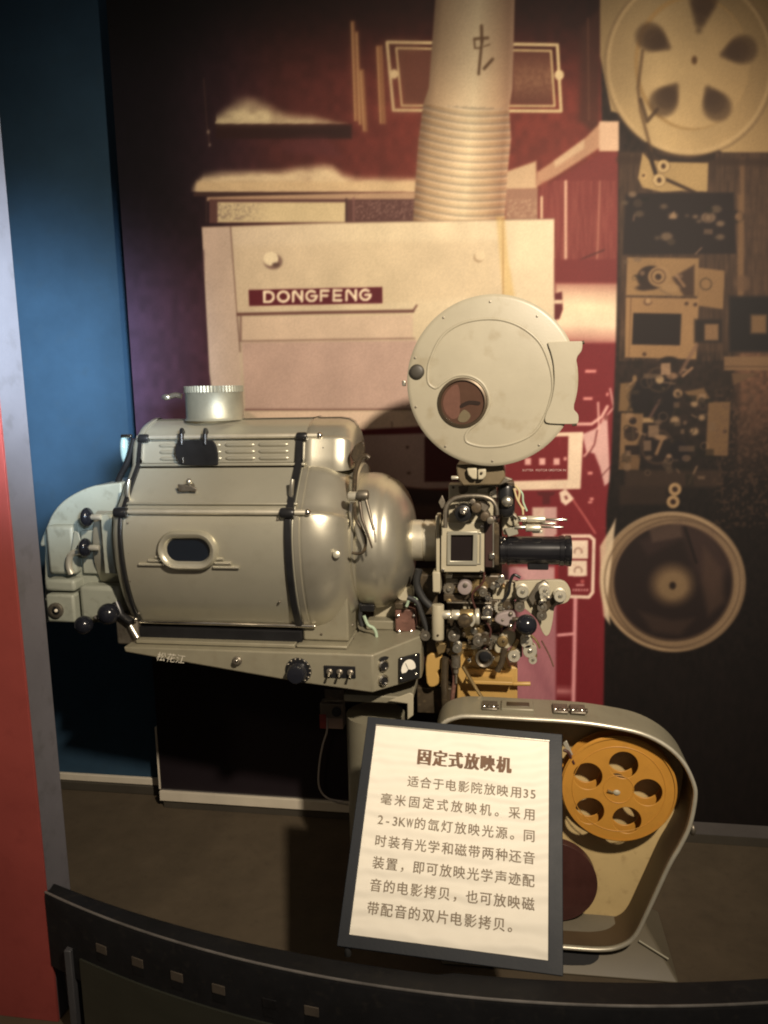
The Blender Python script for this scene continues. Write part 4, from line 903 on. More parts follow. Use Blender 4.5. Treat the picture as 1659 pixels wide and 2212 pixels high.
# upper sprocket bay
flat('face_plate', [(969, 1047), (1072, 1047), (1072, 1130), (969, 1130)], 1.910, .05, 'cream', None, .002)
flat('gear_guard', [(990, 1050), (1012, 1048), (1010, 1062), (998, 1070), (991, 1064)], 1.897, .012, 'castdark')
flat('pad', [(1032, 1056), (1056, 1052), (1054, 1070), (1030, 1072)], 1.890, .02, 'cream'); flat('pad', [(1058, 1062), (1072, 1054), (1074, 1076), (1056, 1074)], 1.890, .02, 'nickel')
ballp('screw', 979, 1053, 1.909, 3, 'castdark')
wire('loop_guard', [(962, 1140), (962, 1110), (966, 1092), (980, 1078), (1004, 1072), (1040, 1072), (1062, 1080), (1072, 1096), (1074, 1112)], 1.865, .0055, 'dullsteel')
flat('film_flag', [(947, 1085), (955, 1069), (962, 1085), (958, 1099), (953, 1098)], 1.885, .004, 'dullsteel')
sp = dsc('sprocket', 1002, 1104, 1.900, 19, .045, 'black', None, .25)
dsc('hub', 1002, 1104, 1.853, 9, .012, 'chrome', sp, .5); ballp('axle', 1002, 1108, 1.839, 4, 'chrome', sp)
for k in range(12):
    t = 2 * pi * k / 12; c = W(1002, 1104, 1.865) + Vector((cos(t), 0, sin(t))) * (19 * pp(1.865)); MB().box(c.x - .0016, c.x + .0016, 1.863, 1.875, c.z - .0016, c.z + .0016).build('tooth', 'dullsteel', sp)
dsc('roller', 1030, 1092, 1.885, 11, .04, 'castdark'); dsc('roller', 1022, 1080, 1.885, 6, .03, 'dullsteel'); dsc('roller', 1048, 1112, 1.890, 10, .03, 'castdark')
flat('shoe', [(1030, 1082), (1046, 1078), (1060, 1094), (1048, 1110), (1036, 1100)], 1.880, .02, 'dullsteel', None, .004); dsc('roller', 1060, 1120, 1.885, 8, .03, 'dullsteel')
# motor capsule
mo = MB().lathe(W(1094, 1046, 1.885), (0, 0, -1), [(0, .012), (.003, .0185), (.008, .0205), (.060, .0205), (.070, .0195), (.078, .014), (.081, .006)], 28).build('motor', 'black', head)
MB().lathe(W(1096, 1083, 1.860), (0, -1, 0), [(0, .0135), (.006, .013), (.010, .010), (.012, .004)], 20).build('motor_cap', 'steel', mo)
flat('motor_cover', [(1066, 1046), (1078, 1040), (1110, 1042), (1112, 1050), (1070, 1052)], 1.875, .05, 'castdark')
wire('wire', [(1112, 1048), (1122, 1062), (1120, 1085), (1132, 1100)], 1.875, .0030, 'cable_yellow'); wire('wire', [(1114, 1050), (1128, 1066), (1130, 1084), (1138, 1104)], 1.880, .0026, 'cable_green'); wire('wire', [(1110, 1055), (1117, 1078), (1128, 1098), (1130, 1112)], 1.865, .0026, 'cable_yellow')
# gate with its window
def framed(name, o, h, Y, t, m, parent=None, r=.0015): return MB().plate(outline(o, Y), [outline(h, Y)], (0, t, 0)).build(name, m, parent or head, bevel=r)
gate = framed('gate', [(953, 1128), (1046, 1128), (1046, 1236), (952, 1236)], [(973, 1155), (1023, 1155), (1022, 1213), (972, 1213)], 1.90, .07, 'cream', prj, .002)
framed('aperture_frame', [(966, 1148), (1032, 1148), (1031, 1221), (965, 1221)], [(974, 1156), (1022, 1156), (1021, 1212), (973, 1212)], 1.895, .005, 'paint', gate, .0015)
framed('aperture_frame', [(1024, 1150), (1040, 1150), (1039, 1219), (1023, 1219)], [(1026, 1153), (1037, 1153), (1036, 1216), (1025, 1216)], 1.8965, .0035, 'paint', gate, .001)
blk('aperture_shade_plate', 970, 1152, 1025, 1216, 1.904, .02, mat('aperture_shade', (.012, .008, .008), .7, spec=.15), gate, .001)  # dark plate close behind the frame, shade of the opening put into colour
for u, v, m_ in ((960, 1135, 'castdark'), (1041, 1137, 'chrome'), (957, 1231, 'chrome'), (1040, 1234, 'chrome')): dsc('screw', u, v, 1.90, 3.6, .005, m_, gate, .4)
blk('gate_rail', 941, 1114, 951, 1282, 1.91, .05, 'cream', gate, .002)
blk('gate_bar', 934, 1236, 951, 1280, 1.90, .05, 'cream', gate, .003)
ld = blk('lens_door', 1047, 1122, 1064, 1226, 1.90, .06, mat('maroon_enamel', (.045, .024, .020), .35), head, .002); blk('door_edge', 1064, 1122, 1067, 1226, 1.899, .06, 'steel', ld, .001)
blk('lens_clamp', 1067, 1128, 1078, 1222, 1.905, .07, 'castdark', head, .003)
blk('catch', 1057, 1195, 1069, 1209, 1.892, .012, 'chrome', ld, .003); ballp('catch_screw', 1067, 1124, 1.898, 3, 'chrome', ld); blk('bar', 1060, 1116, 1076, 1122, 1.90, .04, 'mauve', ld, .001)
# lens
zl = W(1150, 1189, YH).z; px_ = pp(YH, 1150, 1189); xl = lambda u: W(u, 1189, YH).x
ln = MB().lathe((xl(1077), YH, zl), (1, 0, 0), [(0, 27 * px_), (4 * px_, 31 * px_), (14 * px_, 31 * px_), (15 * px_, 29 * px_), (18 * px_, 29 * px_), (19 * px_, 32.5 * px_), (24 * px_, 32.5 * px_), (25 * px_, 31 * px_), (128 * px_, 31 * px_), (129 * px_, 33 * px_), (138 * px_, 33.5 * px_), (139 * px_, 31 * px_), (143 * px_, 33.5 * px_), (153 * px_, 33.5 * px_), (154 * px_, 30 * px_), (148 * px_, 26 * px_), (140 * px_, 25 * px_)], 48).build('projection_lens', mat('black_lens_enamel', (.010, .010, .012), .2, coat=.5), prj)
MB().lathe((xl(1077), YH, zl), (1, 0, 0), [(141 * px_, 25 * px_), (143.5 * px_, 16 * px_), (144.5 * px_, 4 * px_)], 32).build('glass', 'dark_glass', ln)
for u, v in ((1090, 1165), (1083, 1172)): ballp('screw', u, v, YH - .034, 2.6, 'chrome', ln)
blk('lens_foot', 1140, 1215, 1185, 1232, 1.93, .05, 'black', ln, .003)
# silver studs above the lens
flat('stud_bracket', [(1084, 1118), (1096, 1104), (1116, 1114), (1122, 1136), (1116, 1156), (1088, 1156), (1083, 1136)], 1.935, .03, 'cream', None, .003)
dsc('boss', 1107, 1122, 1.935, 13, .012, 'cream', None, .2); dsc('pin_hole', 1107, 1122, 1.9225, 3, .003, 'castdark')
flat('bracket_foot', [(1090, 1142), (1116, 1138), (1120, 1154), (1098, 1160)], 1.925, .02, 'paint')
hrod('stud', 1115, 1138, 1121, 1.93, 6.5, 'nickel'); hrod('stud', 1138, 1178, 1121.5, 1.93, 7.2, 'nickel'); hrod('stud_pin', 1178, 1225, 1122, 1.93, 3.0, 'chrome', None, .3, 1123)
hrod('stud', 1128, 1166, 1130.5, 1.96, 6.5, 'nickel'); hrod('stud_pin', 1166, 1200, 1131, 1.96, 3, 'steel')
hrod('stud', 1112, 1136, 1139, 1.925, 4, 'steel'); hrod('stud', 1135, 1168, 1140.5, 1.925, 8, 'nickel'); hrod('stud_pin', 1168, 1217, 1138, 1.925, 2.6, 'chrome', None, .3, 1139); blk('stud_block', 1150, 1146, 1172, 1152, 1.93, .02, 'nickel', head, .001)
# lower film path
dsc('roller', 1005, 1264, 1.95, 15.5, .03, 'mauve', None, .2); dsc('roller_screw', 1005, 1264, 1.9195, 5, .003, 'dullsteel')
blk('dark_casting', 958, 1240, 1080, 1300, 1.965, .06, 'castdark', head, .006)
blk('cream_panel', 1064, 1258, 1116, 1296, 1.96, .03, 'cream', head, .002)
mv = MB().rcyl(W(946, 1306, 1.90), W(946, 1380, 1.90), 13.2 * pp(1.9), .1, 26).build('exciter_tube', 'cream', head)
dsc('screw', 946, 1372, 1.885, 2.5, .003, 'castdark', mv)
hrod('optic_tube', 954, 974, 1328, 1.90, 9.5, 'nickel'); hrod('optic_tube', 975, 994, 1328.5, 1.90, 11, 'nickel'); hrod('optic_tube', 994, 1024, 1330, 1.905, 14.5, 'brass'); hrod('optic_ring', 1026, 1036, 1332, 1.905, 18, 'nickel'); hrod('optic_pin', 1040, 1060, 1334, 1.905, 4, 'steel')
dsc('clamp_wheel', 1004, 1338, 1.885, 15, .02, 'castdark', None, .3); wire('clamp_spring', [(1018, 1352), (1024, 1342), (1021, 1328)], 1.868, .004, 'nickel')
ballp('drop_knob', 973, 1334, 1.885, 5, 'steel')
for u, v, r, m_ in ((1054, 1317, 11, 'chrome'), (982, 1366, 13, 'dullsteel'), (989, 1393, 10, 'steel'), (921, 1366, 11, 'dullsteel'), (1034, 1378, 12, 'dullsteel'), (1048, 1374, 11, 'castdark'), (1075, 1258, 6, 'chrome'), (1044, 1274, 9, 'dullsteel'), (1054, 1284, 6, 'chrome'), (1083, 1248, 7, 'steel'), (1065, 1262, 5, 'steel')):
    film_roller('roller', u, v, 1.935, r, .032, m_)
# film-gate arm plate with its rollers
ap = flat('arm_plate', smooth_closed([(1113, 1262), (1118, 1256), (1170, 1254), (1212, 1254), (1228, 1266), (1233, 1284), (1226, 1300), (1210, 1306), (1198, 1312), (1194, 1340), (1188, 1366), (1180, 1374), (1172, 1366), (1160, 1340), (1140, 1320), (1116, 1300)], 3), 1.945, .014, 'cream', None, .002)
wire('film', [(1084, 1300), (1098, 1282), (1102, 1258), (1110, 1242), (1124, 1248)], 1.935, .004, 'black')
flat('arm_bar', [(1140, 1292), (1160, 1262), (1176, 1254), (1186, 1262), (1170, 1290), (1150, 1310)], 1.93, .014, 'dullsteel', ap, .003)
for u, v, r in ((1128, 1272, 13), (1175, 1270, 12), (1208, 1281, 13), (1128, 1284, 12), (1176, 1281, 11), (1207, 1290, 11)):
    film_roller('guide_roller', u, v, 1.935, r, .034 if v < 1282 else .020, 'nickel' if v < 1282 else 'dullsteel', ap)
for u, v, r in ((1169, 1300, 5.5), (1184, 1292, 4.5)): dsc('screw', u, v, 1.905, r, .008, 'chrome', ap, .5)
for u, v in ((1170, 1304), (1169, 1322), (1122, 1304)): film_roller('guide_roller', u, v, 1.94, 11, .035, 'dullsteel', ap)
flat('arm_link', [(1152, 1300), (1180, 1290), (1202, 1290), (1200, 1302), (1184, 1318), (1160, 1318)], 1.928, .02, 'castdark', ap, .003)
# pad, ball knob
flat('pressure_pad', smooth_closed([(1068, 1340), (1076, 1328), (1094, 1322), (1110, 1324), (1114, 1338), (1108, 1352), (1092, 1354), (1076, 1348)], 3), 1.90, .02, 'mauve', None, .004)
ballp('screw', 1086, 1339, 1.899, 3, 'dullsteel'); ballp('screw', 1103, 1326, 1.899, 5, 'dullsteel'); ballp('screw', 1103, 1352, 1.896, 6, 'chrome')
ballp('ball_knob', 1137, 1350, 1.875, 23, 'bakelite'); hrod('knob_arm', 1106, 1122, 1338, 1.885, 5, 'castdark')
flat('wedge', smooth_closed([(1068, 1400), (1080, 1376), (1092, 1364), (1106, 1364), (1114, 1376), (1108, 1394), (1092, 1404), (1076, 1412)], 3), 1.925, .025, 'cream', None, .003)
dsc('wedge_boss', 1086, 1384, 1.925, 12, .008, 'brass', None, .3); ballp('screw', 1088, 1385, 1.915, 3, 'castdark')
flat('lever', [(1062, 1424), (1100, 1408), (1116, 1382), (1122, 1386), (1108, 1414), (1074, 1432)], 1.92, .012, 'brass', None, .002)
for u, v, r in ((1137, 1380, 13), (1144, 1399, 15), (1110, 1410, 13), (1150, 1418, 9)): film_roller('roller', u, v, 1.94, r, .03, 'nickel')
for u, v, r in ((1138, 1374, 5), (1103, 1427, 3), (1066, 1420, 4), (1060, 1380, 4), (1042, 1380, 4), (1088, 1316, 4), (1099, 1311, 4)): dsc('screw', u, v, 1.915, r * .8, .006, 'chrome')
lr = dsc('sprocket', 1046, 1418, 1.94, 18, .03, 'castdark', None, .15); ring_ = MB().lathe(W(1046, 1421, 1.91), (0, -1, 0), [(0, 19 * pp(1.91)), (.006, 20 * pp(1.91)), (.010, 18 * pp(1.91)), (.006, 14 * pp(1.91))], 28, False).build('sprocket_ring', 'dullsteel', lr)
dsc('sprocket_core', 1048, 1416, 1.906, 12, .006, 'black', lr)
wire('finger', [(1142, 1380), (1152, 1396), (1158, 1418)], 1.93, .004, 'brass'); wire('finger', [(1148, 1372), (1160, 1386), (1166, 1400)], 1.93, .003, 'brass'); wire('finger', [(1090, 1400), (1084, 1430), (1074, 1450)], 1.92, .008, 'castdark')
wire('finger', [(1170, 1384), (1186, 1414), (1196, 1440)], 1.95, .0022, 'coil')
# ochre cabinet below, with shelf, oil pipe and small bits
oc = flat('lower_cabinet', [(990, 1404), (1092, 1404), (1096, 1440), (1118, 1442), (1118, 1560), (985, 1560)], 1.97, .12, 'ochre', prj, .004)
blk('shelf', 1006, 1470, 1108, 1481, 1.93, .08, 'ochre', oc, .002); hrod('shelf_pin', 1108, 1146, 1477, 1.95, 4.5, 'ochre', oc); blk('rib', 1010, 1444, 1092, 1450, 1.962, .01, 'ochre', oc, .002)
MB().lathe(W(985, 1416, 1.92), (0, 0, -1), [(0, .012), (.030, .012), (.036, .007), (.046, .007), (.050, .003), (.075, .003)], 20).build('oil_cup', 'dullsteel', oc)
wire('pipe', [(975, 1425), (982, 1462), (978, 1500), (975, 1540)], 1.93, .006, 'coil', oc); wire('pipe', [(1000, 1440), (1018, 1470), (1040, 1505), (1060, 1530)], 1.92, .0045, 'brass', oc); wire('pipe', [(962, 1420), (960, 1470), (962, 1530)], 1.94, .010, 'castdark', oc)
flat('bracket', smooth_closed([(922, 1418), (950, 1415), (956, 1440), (944, 1452), (952, 1470), (938, 1484), (922, 1476)], 3), 1.95, .03, 'ochre', oc, .003)
flat('bracket', [(940, 1392), (966, 1388), (960, 1410), (946, 1416)], 1.93, .02, 'brass', oc, .003)
blk('dark_box', 920, 1380, 990, 1412, 1.96, .08, 'castdark', oc, .004); blk('rear_box', 900, 1484, 1010, 1545, 1.99, .1, 'castdark', oc, .004)
blk('link_block', 900, 1240, 944, 1330, 1.97, .08, 'castdark', head, .006); blk('link_block', 905, 1330, 960, 1420, 1.985, .08, 'castdark', head, .006)
wire('cable', [(880, 1290), (900, 1300), (912, 1330), (926, 1372)], 1.93, .007, 'rubber'); wire('wire', [(878, 1310), (886, 1292), (900, 1296), (898, 1306)], 1.93, .004, 'cable_green')
flat('light_gusset', smooth_closed([(858, 1290), (874, 1272), (884, 1268), (892, 1276), (890, 1300), (872, 1300)], 3), 1.98, .03, 'cream', None, .003)
wire('cable', [(905, 1230), (900, 1260), (912, 1290), (930, 1310)], 1.94, .010, 'rubber')
for k in range(12):                             # small screws, studs and spacers crowding the mechanism
    u = 960 + random.random() * 130; v = 1240 + random.random() * 185
    m_ = random.choice(['chrome', 'steel', 'dullsteel', 'brass', 'castdark', 'dullsteel'])
    dsc('spacer', u, v, 1.955 + random.random() * .01, random.uniform(2.5, 7), random.uniform(.01, .035), m_, None, .4)

for (u0, v0, u1, v1, m_, Y_, r_) in ((965, 1300, 1062, 1306, 'dullsteel', 1.945, .002), (1000, 1346, 1080, 1352, 'castdark', 1.93, .002), (964, 1350, 972, 1412, 'castdark', 1.94, .002), (1056, 1290, 1063, 1404, 'dullsteel', 1.95, .002), (1010, 1386, 1060, 1396, 'castdark', 1.945, .003), (1086, 1296, 1112, 1318, 'castdark', 1.945, .003), (1000, 1242, 1050, 1248, 'dullsteel', 1.94, .002), (958, 1284, 1000, 1300, 'castdark', 1.95, .003), (1112, 1360, 1128, 1420, 'castdark', 1.955, .003)):
    blk('link_bar', u0, v0, u1, v1, Y_, .02, m_, head, r_)
def gear(u, v, Y, r, t, m, n=22):
    c = W(u, v, Y); R_ = r * pp(Y, u, v); ring_ = []
    for k in range(n * 4): a_ = 2 * pi * k / (n * 4); q_ = R_ * (1.0 if k % 4 in (0, 1) else .86); ring_.append(c + Vector((q_ * cos(a_), 0, q_ * sin(a_))))
    g_ = MB().prism(ring_, [x + Vector((0, t, 0)) for x in ring_]).build('gear', m, head)
    MB().lathe(c, (0, -1, 0), [(0, R_ * .34), (.006, R_ * .34), (.008, R_ * .26)], 16).build('gear_hub', 'steel', head)
for a_ in ((1024, 1362, 1.952, 24, 'brass', 26), (1072, 1386, 1.955, 18, 'dullsteel', 20), (982, 1402, 1.955, 20, 'brass', 22), (1034, 1270, 1.950, 20, 'brass', 22), (1082, 1312, 1.955, 15, 'nickel', 18), (970, 1272, 1.955, 14, 'dullsteel', 16)): gear(a_[0], a_[1], a_[2], a_[3], .012, a_[4], a_[5])
for k in range(16):
    u = 964 + random.random() * 110; v = 1246 + random.random() * 165; w_ = random.uniform(6, 16); h_ = random.uniform(5, 13)
    blk('bracket', u - w_, v - h_, u + w_, v + h_, 1.957 + .0006 * k * .5, .02, random.choice(['cream', 'dullsteel', 'nickel', 'brass', 'castdark']), head, .002)
wire('film', [(1003, 1086), (1026, 1118), (1042, 1150), (1046, 1240), (1040, 1262), (1020, 1284), (1030, 1320), (1060, 1360), (1046, 1402)], 1.925, .0028, 'maroon')

# ---- upper film magazine
YM = 1.80
mc = W(1061, 824, YM); mr = 182.5 * pp(YM, 1061, 824)
mag = MB().lathe(mc + Vector((0, .065, 0)), (0, -1, 0), [(0, mr - .004), (.003, mr), (.050, mr), (.052, mr - .002), (.055, mr - .002), (.056, mr + .001), (.061, mr + .001), (.064, mr - .003), (.065, mr - .008), (.0652, .02)], 96).build('film_magazine', 'magcream', prj, angle=30)
rdg = smooth_open([(946, 836), (938, 838), (926, 828), (924, 808), (929, 778), (954, 728), (999, 698), (1064, 689), (1119, 703), (1164, 738), (1187, 788), (1194, 833), (1189, 863), (1176, 900), (1149, 938), (1099, 960), (1049, 965), (1014, 958), (1005, 947), (1012, 930), (1040, 905), (1056, 878), (1054, 850), (1040, 826), (1014, 812), (984, 812), (958, 826), (946, 836)], 6)
MB().tube([W(u, v, YM + .0012) for u, v in rdg], .0036, 10).build('pressed_ridge', 'magcream', mag)
wnd = MB().lathe(W(999, 870, YM + .001), (0, -1, 0), [(0, 54 * pp(YM, 999, 870)), (.004, 54 * pp(YM, 999, 870)), (.007, 52 * pp(YM, 999, 870)), (.008, 48 * pp(YM, 999, 870)), (.005, 46 * pp(YM, 999, 870)), (.001, 46 * pp(YM, 999, 870))], 56, False).build('window_ring', mat('dark_bronze', (.10, .075, .05), .35, .6), mag)
MB().lathe(W(999, 870, YM + .0005), (0, -1, 0), [(0, 46.5 * pp(YM, 999, 870)), (.002, 46.5 * pp(YM, 999, 870))], 48).build('pane', 'brown_glass', wnd)
def inwin(name, pts, m, k): slab([(999 + 44 * a, 870 + 44 * b) for a, b in pts], YM - .0022 - .0003 * k, .0002).build(name, m, wnd)
inwin('film_edge', smooth_closed([(-.95, -.1), (-.7, -.62), (-.25, -.9), (-.12, -.3), (-.16, .6), (-.5, .8), (-.85, .45)], 3), glass_mat('reddish_film', (.15, .075, .055), .1), 0)
inwin('film_core', smooth_closed([(-.1, .5), (.12, .34), (.4, .62), (.2, .92), (-.1, .95), (-.22, .8)], 3), glass_mat('olive_core', (.16, .13, .08), .1), 1)
inwin('film_curve', smooth_closed([(-.1, .1), (.3, -.1), (.85, -.05), (.8, .12), (.35, .08), (-.08, .26)], 3), glass_mat('dark_curve', (.03, .02, .016), .1), 2)
MB().lathe(W(901, 803, YM), (0, -1, 0), [(0, .017), (.004, .017), (.006, .0155), (.008, .010)], 30).build('lock', mat('dark_rubber_plug', (.045, .040, .032), .5), mag)
hg = slab(smooth_closed([(1184, 744), (1190, 739), (1250, 737), (1258, 740), (1257, 756), (1252, 764), (1246, 774), (1244, 800), (1243, 840), (1240, 876), (1241, 886), (1249, 896), (1249, 912), (1240, 916), (1188, 915), (1177, 908), (1180, 892), (1190, 868), (1197, 830), (1196, 790), (1190, 762)], 3), YM - .006, .030).build('hinge_bracket', 'magcream', mag, bevel=.003, seg=3, angle=50)
MB().tube([W(1256, 741, YM), W(1262, 739, YM)], .004).build('hinge_pin', 'castdark', hg); MB().tube([W(1236, 918, YM), W(1246, 917, YM)], .003).build('hinge_pin', 'castdark', hg)
for k in range(10):
    t = 2 * pi * k / 10 + .3; uu, vv_ = 1061 + 172 * cos(t), 824 + 172 * sin(t)
    if uu > 1170 and 730 < vv_ < 920: continue
    dsc('screw', uu, vv_, YM + .001, 2.6, .0022, 'dullsteel', mag, .4)
blk('catch', 868, 822, 876, 834, YM + .004, .014, 'steel', mag, .002); blk('hasp', 1062, 636, 1082, 643, YM + .01, .02, 'paint', mag, .002)

# ---- lower film magazine: open pear-shaped case
YL = 1.80
front = [(936, 1640), (938, 1590), (954, 1560), (985, 1546), (1023, 1543), (1142, 1549), (1240, 1555), (1311, 1564), (1386, 1580), (1442, 1608), (1480, 1645), (1502, 1690), (1506, 1724), (1494, 1785), (1472, 1832), (1449, 1872), (1404, 1969), (1374, 2027), (1339, 2050), (1294, 2056), (1217, 2051), (1080, 2040), (1020, 2020), (990, 1980), (968, 1880), (948, 1760)]
fo = smooth_closed(front, 4); fc = np.mean(fo, 0)
fi = []
n = len(fo)
for i in range(n):
    p = np.array(fo[i]); t = np.array(fo[(i + 1) % n]) - np.array(fo[i - 1]); t /= np.linalg.norm(t); nrm = np.array((-t[1], t[0]))
    if np.dot(fc - p, nrm) < 0: nrm = -nrm
    fi.append(tuple(p + nrm * 9))
DEP = .115
case = MB().plate(outline(fo, YL), [outline(fi, YL)], (0, DEP, 0)).build('take_up_case', 'paint2', prj, bevel=.0025, seg=3, angle=50)
MB().prism([p + Vector((0, DEP - .012, 0)) for p in outline(fi, YL)], [p + Vector((0, DEP - .006, 0)) for p in outline(fi, YL)]).build('back_panel', mat('cream_panel_paint', (.56, .42, .20), .5, 0, .08, 8, .05, 200, dirt=(.30, .20, .09), dirt_amt=.4), case)
rim = [(np.array(a) + np.array(b)) / 2 for a, b in zip(fo, fi)]
MB().tube([W(p[0], p[1], YL - .001) for p in rim], .0052, 10, True).build('rim', 'nickel', case)
wallz = []
MB().plate([p + Vector((0, .004, 0)) for p in outline(fi, YL)], [[p + Vector((0, .004, 0)) for p in outline([tuple(np.array(q) + (fc - np.array(q)) / np.linalg.norm(fc - np.array(q)) * 2.2) for q in fi], YL)]], (0, DEP - .02, 0)).build('lining', mat('brown_lining', (.085, .055, .028), .55), case)
ztc = W(1142, 1549, YL).z
def ontop(u, d): q = W(u, 1549 + (u - 1142) * .045, YL); return Vector((q.x, YL + d, q.z + .001))
slot = MB().box(ontop(1082, 0).x, ontop(1155, 0).x, YL + .03, YL + .085, ztc - .002, ztc + .007).build('slot_frame', 'paint2', case, bevel=.003)
MB().box(ontop(1094, 0).x, ontop(1145, 0).x, YL + .045, YL + .070, ztc + .006, ztc + .0085).build('slot', 'castdark', slot, bevel=.002)
for u0 in (1040, 1196, 1235):
    hb = MB().box(ontop(u0, 0).x, ontop(u0 + 34, 0).x, YL + .025, YL + .075, ontop(u0, 0).z, ontop(u0 + 34, 0).z + .006).build('hinge', 'dullsteel', case, bevel=.002)
    for k in range(4): MB().rcyl((ontop(u0 + 2 + 10 * k, 0).x, YL + .04, ontop(u0, 0).z + .004), (ontop(u0 + 8 + 10 * k, 0).x, YL + .04, ontop(u0, 0).z + .004), .006, .3, 12).build('knuckle', 'castdark' if k % 2 else 'chrome', hb)
MB().ball(W(1496, 1792, YL + .01), .011, .7, 1, 1.3).build('catch', 'dullsteel', case)
flat('spring_arm', [(1216, 1606), (1224, 1600), (1242, 1640), (1236, 1646)], 1.85, .006, 'nickel', case); wire('film_end', [(1217, 1620), (1228, 1626), (1240, 1650)], 1.84, .004, 'maroon', case)
# foot casting in front of the column
b0, b1 = WZ(1215, 2131, .0), WZ(1470, 2131, .0)
ft = [Vector((-.16, 1.765, .002)), Vector((b1.x, 1.775, .002)), Vector((b1.x, 2.05, .002)), Vector((-.16, 2.05, .002))]
tl = W(1396, 2000, 1.875)
ftop = [Vector((-.10, 1.865, tl.z)), Vector((tl.x, 1.875, tl.z)), Vector((tl.x, 1.96, tl.z)), Vector((-.10, 1.96, tl.z))]
foot = MB().prism(ft, ftop).build('foot_casting', mat('brownish_foot_enamel', (.135, .115, .078), .5, 0, .1, 8, .05, 200), prj, bevel=.006, seg=3)
d = (ftop[1] - ft[1]); nrm = Vector((0, -d.z, d.y)).normalized() if d.y else Vector((0, -1, 0))
def onfoot(u, v, out=0.0):
    p0 = ft[1]; e1 = ft[0] - ft[1]; e2 = ftop[1] - ft[1]; nf = e1.cross(e2).normalized()
    if nf.y > 0: nf = -nf
    rr_ = ray(u, v); t = ((p0 + nf * out - CAM).dot(nf)) / rr_.dot(nf); return CAM + rr_ * t
so = smooth_closed([(1180, 2056), (1285, 2058), (1294, 2064), (1288, 2076), (1262, 2085), (1180, 2080)], 3)
MB().prism([onfoot(u, v, .0015) for u, v in so], [onfoot(u, v, -.002) for u, v in so]).build('cable_slot', 'matt_black', foot)
MB().tube([onfoot(1380, 2032, .006), onfoot(1444, 2072, .006)], .0035).build('edge_bead', 'paint2', foot)

# ---- film reels, resting inside the case
def reel(name, u, v, Y, r, m, label, holes=True, rot=0.0):
    c = W(u, v, Y); R_ = r * pp(Y, u, v); e = root(name, (c.x, Y, c.z - R_)); tag(e, label, 'film reel', 'reels in the take-up case')
    circ = lambda cx, cz, rr, k: [Vector((cx + rr * cos(2 * pi * i / k), Y, cz + rr * sin(2 * pi * i / k))) for i in range(k)]
    hs = [circ(W(a, b, Y).x, W(a, b, Y).z, 30.5 * pp(Y, 1336, 1705), 28) for a, b in ((1270, 1677), (1347, 1653), (1399, 1712), (1354, 1772), (1274, 1752))] if holes else []
    fl_ = MB().plate(circ(c.x, c.z, R_, 72), hs, (0, .004, 0)).build('flange', m, e, bevel=.0012, angle=40)
    if holes:
        MB().lathe(c, (0, 1, 0), [(.005, R_ * .17), (.036, R_ * .17)], 40).build('hub', 'castdark', e)
        hs2 = [[p + Vector((0, .036, 0)) for p in h] for h in hs]
        MB().plate([p + Vector((0, .036, 0)) for p in circ(c.x, c.z, R_, 72)], hs2, (0, .004, 0)).build('flange', m, e, bevel=.0012)
        MB().lathe(c + Vector((0, -.0035, 0)), (0, 1, 0), [(0, R_ * .955), (.0, R_ * .975), (.004, R_ * .99)], 72, False).build('flange_rim', m, e)
        for f_ in (.26, .80): MB().tube([c + Vector((R_ * f_ * cos(t), -.0002, R_ * f_ * sin(t))) for t in np.linspace(0, 2 * pi, 60, endpoint=False)], .0011, 6, True).build('groove_ring', m, e)
        p = W(1332, 1712, Y); MB().ball(p, .008, 1.1, .5, .9).build('spindle', 'cream', e); MB().tube([W(1324, 1712, Y), W(1312, 1708, Y - .002)], .004).build('spindle_latch', 'brass', e)
    else:
        MB().lathe(c, (0, 1, 0), [(.004, R_ * .98), (.03, R_ * .98)], 64).build('film_roll', m, e)
    return e
reel('film_reel', 1336, 1705, 1.838, 122, 'reel', 'ochre reel with five round holes inside the lower case')
reel('film_reel', 1196, 1906, 1.862, 92, 'maroon', 'dark maroon reel half hidden behind the white sign, below the ochre one', False)
for u, v, r in ((1358, 1660, 10), (1342, 1646, 8), (1278, 1668, 7)):
    pass

# ------------------------------------------------------------------ wall socket and cable behind the pedestal
sk = root('wall_socket', tuple(W(715, 1575, YW - .03)))
tag(sk, 'small grey wall socket box with red sticker, left of the column', 'wall socket')
panel('box', 690, 1519, 742, 1576, YW - .045, .044, mat('grey_box', (.20, .17, .13), .6), sk, .004)
panel('sticker', 690, 1543, 705, 1574, YW - .0465, .0012, 'redpl', sk, .0004); panel('sticker', 708, 1551, 741, 1575, YW - .0467, .0012, mat('pale_sticker', (.42, .30, .24), .6), sk, .0004)
MB().rcyl(W(727, 1538, YW - .046), W(727, 1538, YW - .060), .016, .3, 20).build('plug', 'rubber', sk)
panel('lid', 700, 1511, 742, 1518, YW - .05, .045, 'dullsteel', sk, .002)
wc_ = MB().tube([W(u, v, YW - .05) for u, v in smooth_open([(707, 1550), (706, 1580), (697, 1610), (690, 1650), (688, 1690), (695, 1712), (712, 1726), (742, 1732)], 5)], .0032, 8)
tag(wc_.build('power_cable', mat('grey_cable', (.40, .36, .32), .5)), 'thin pale cable looping down from the wall socket', 'cable')

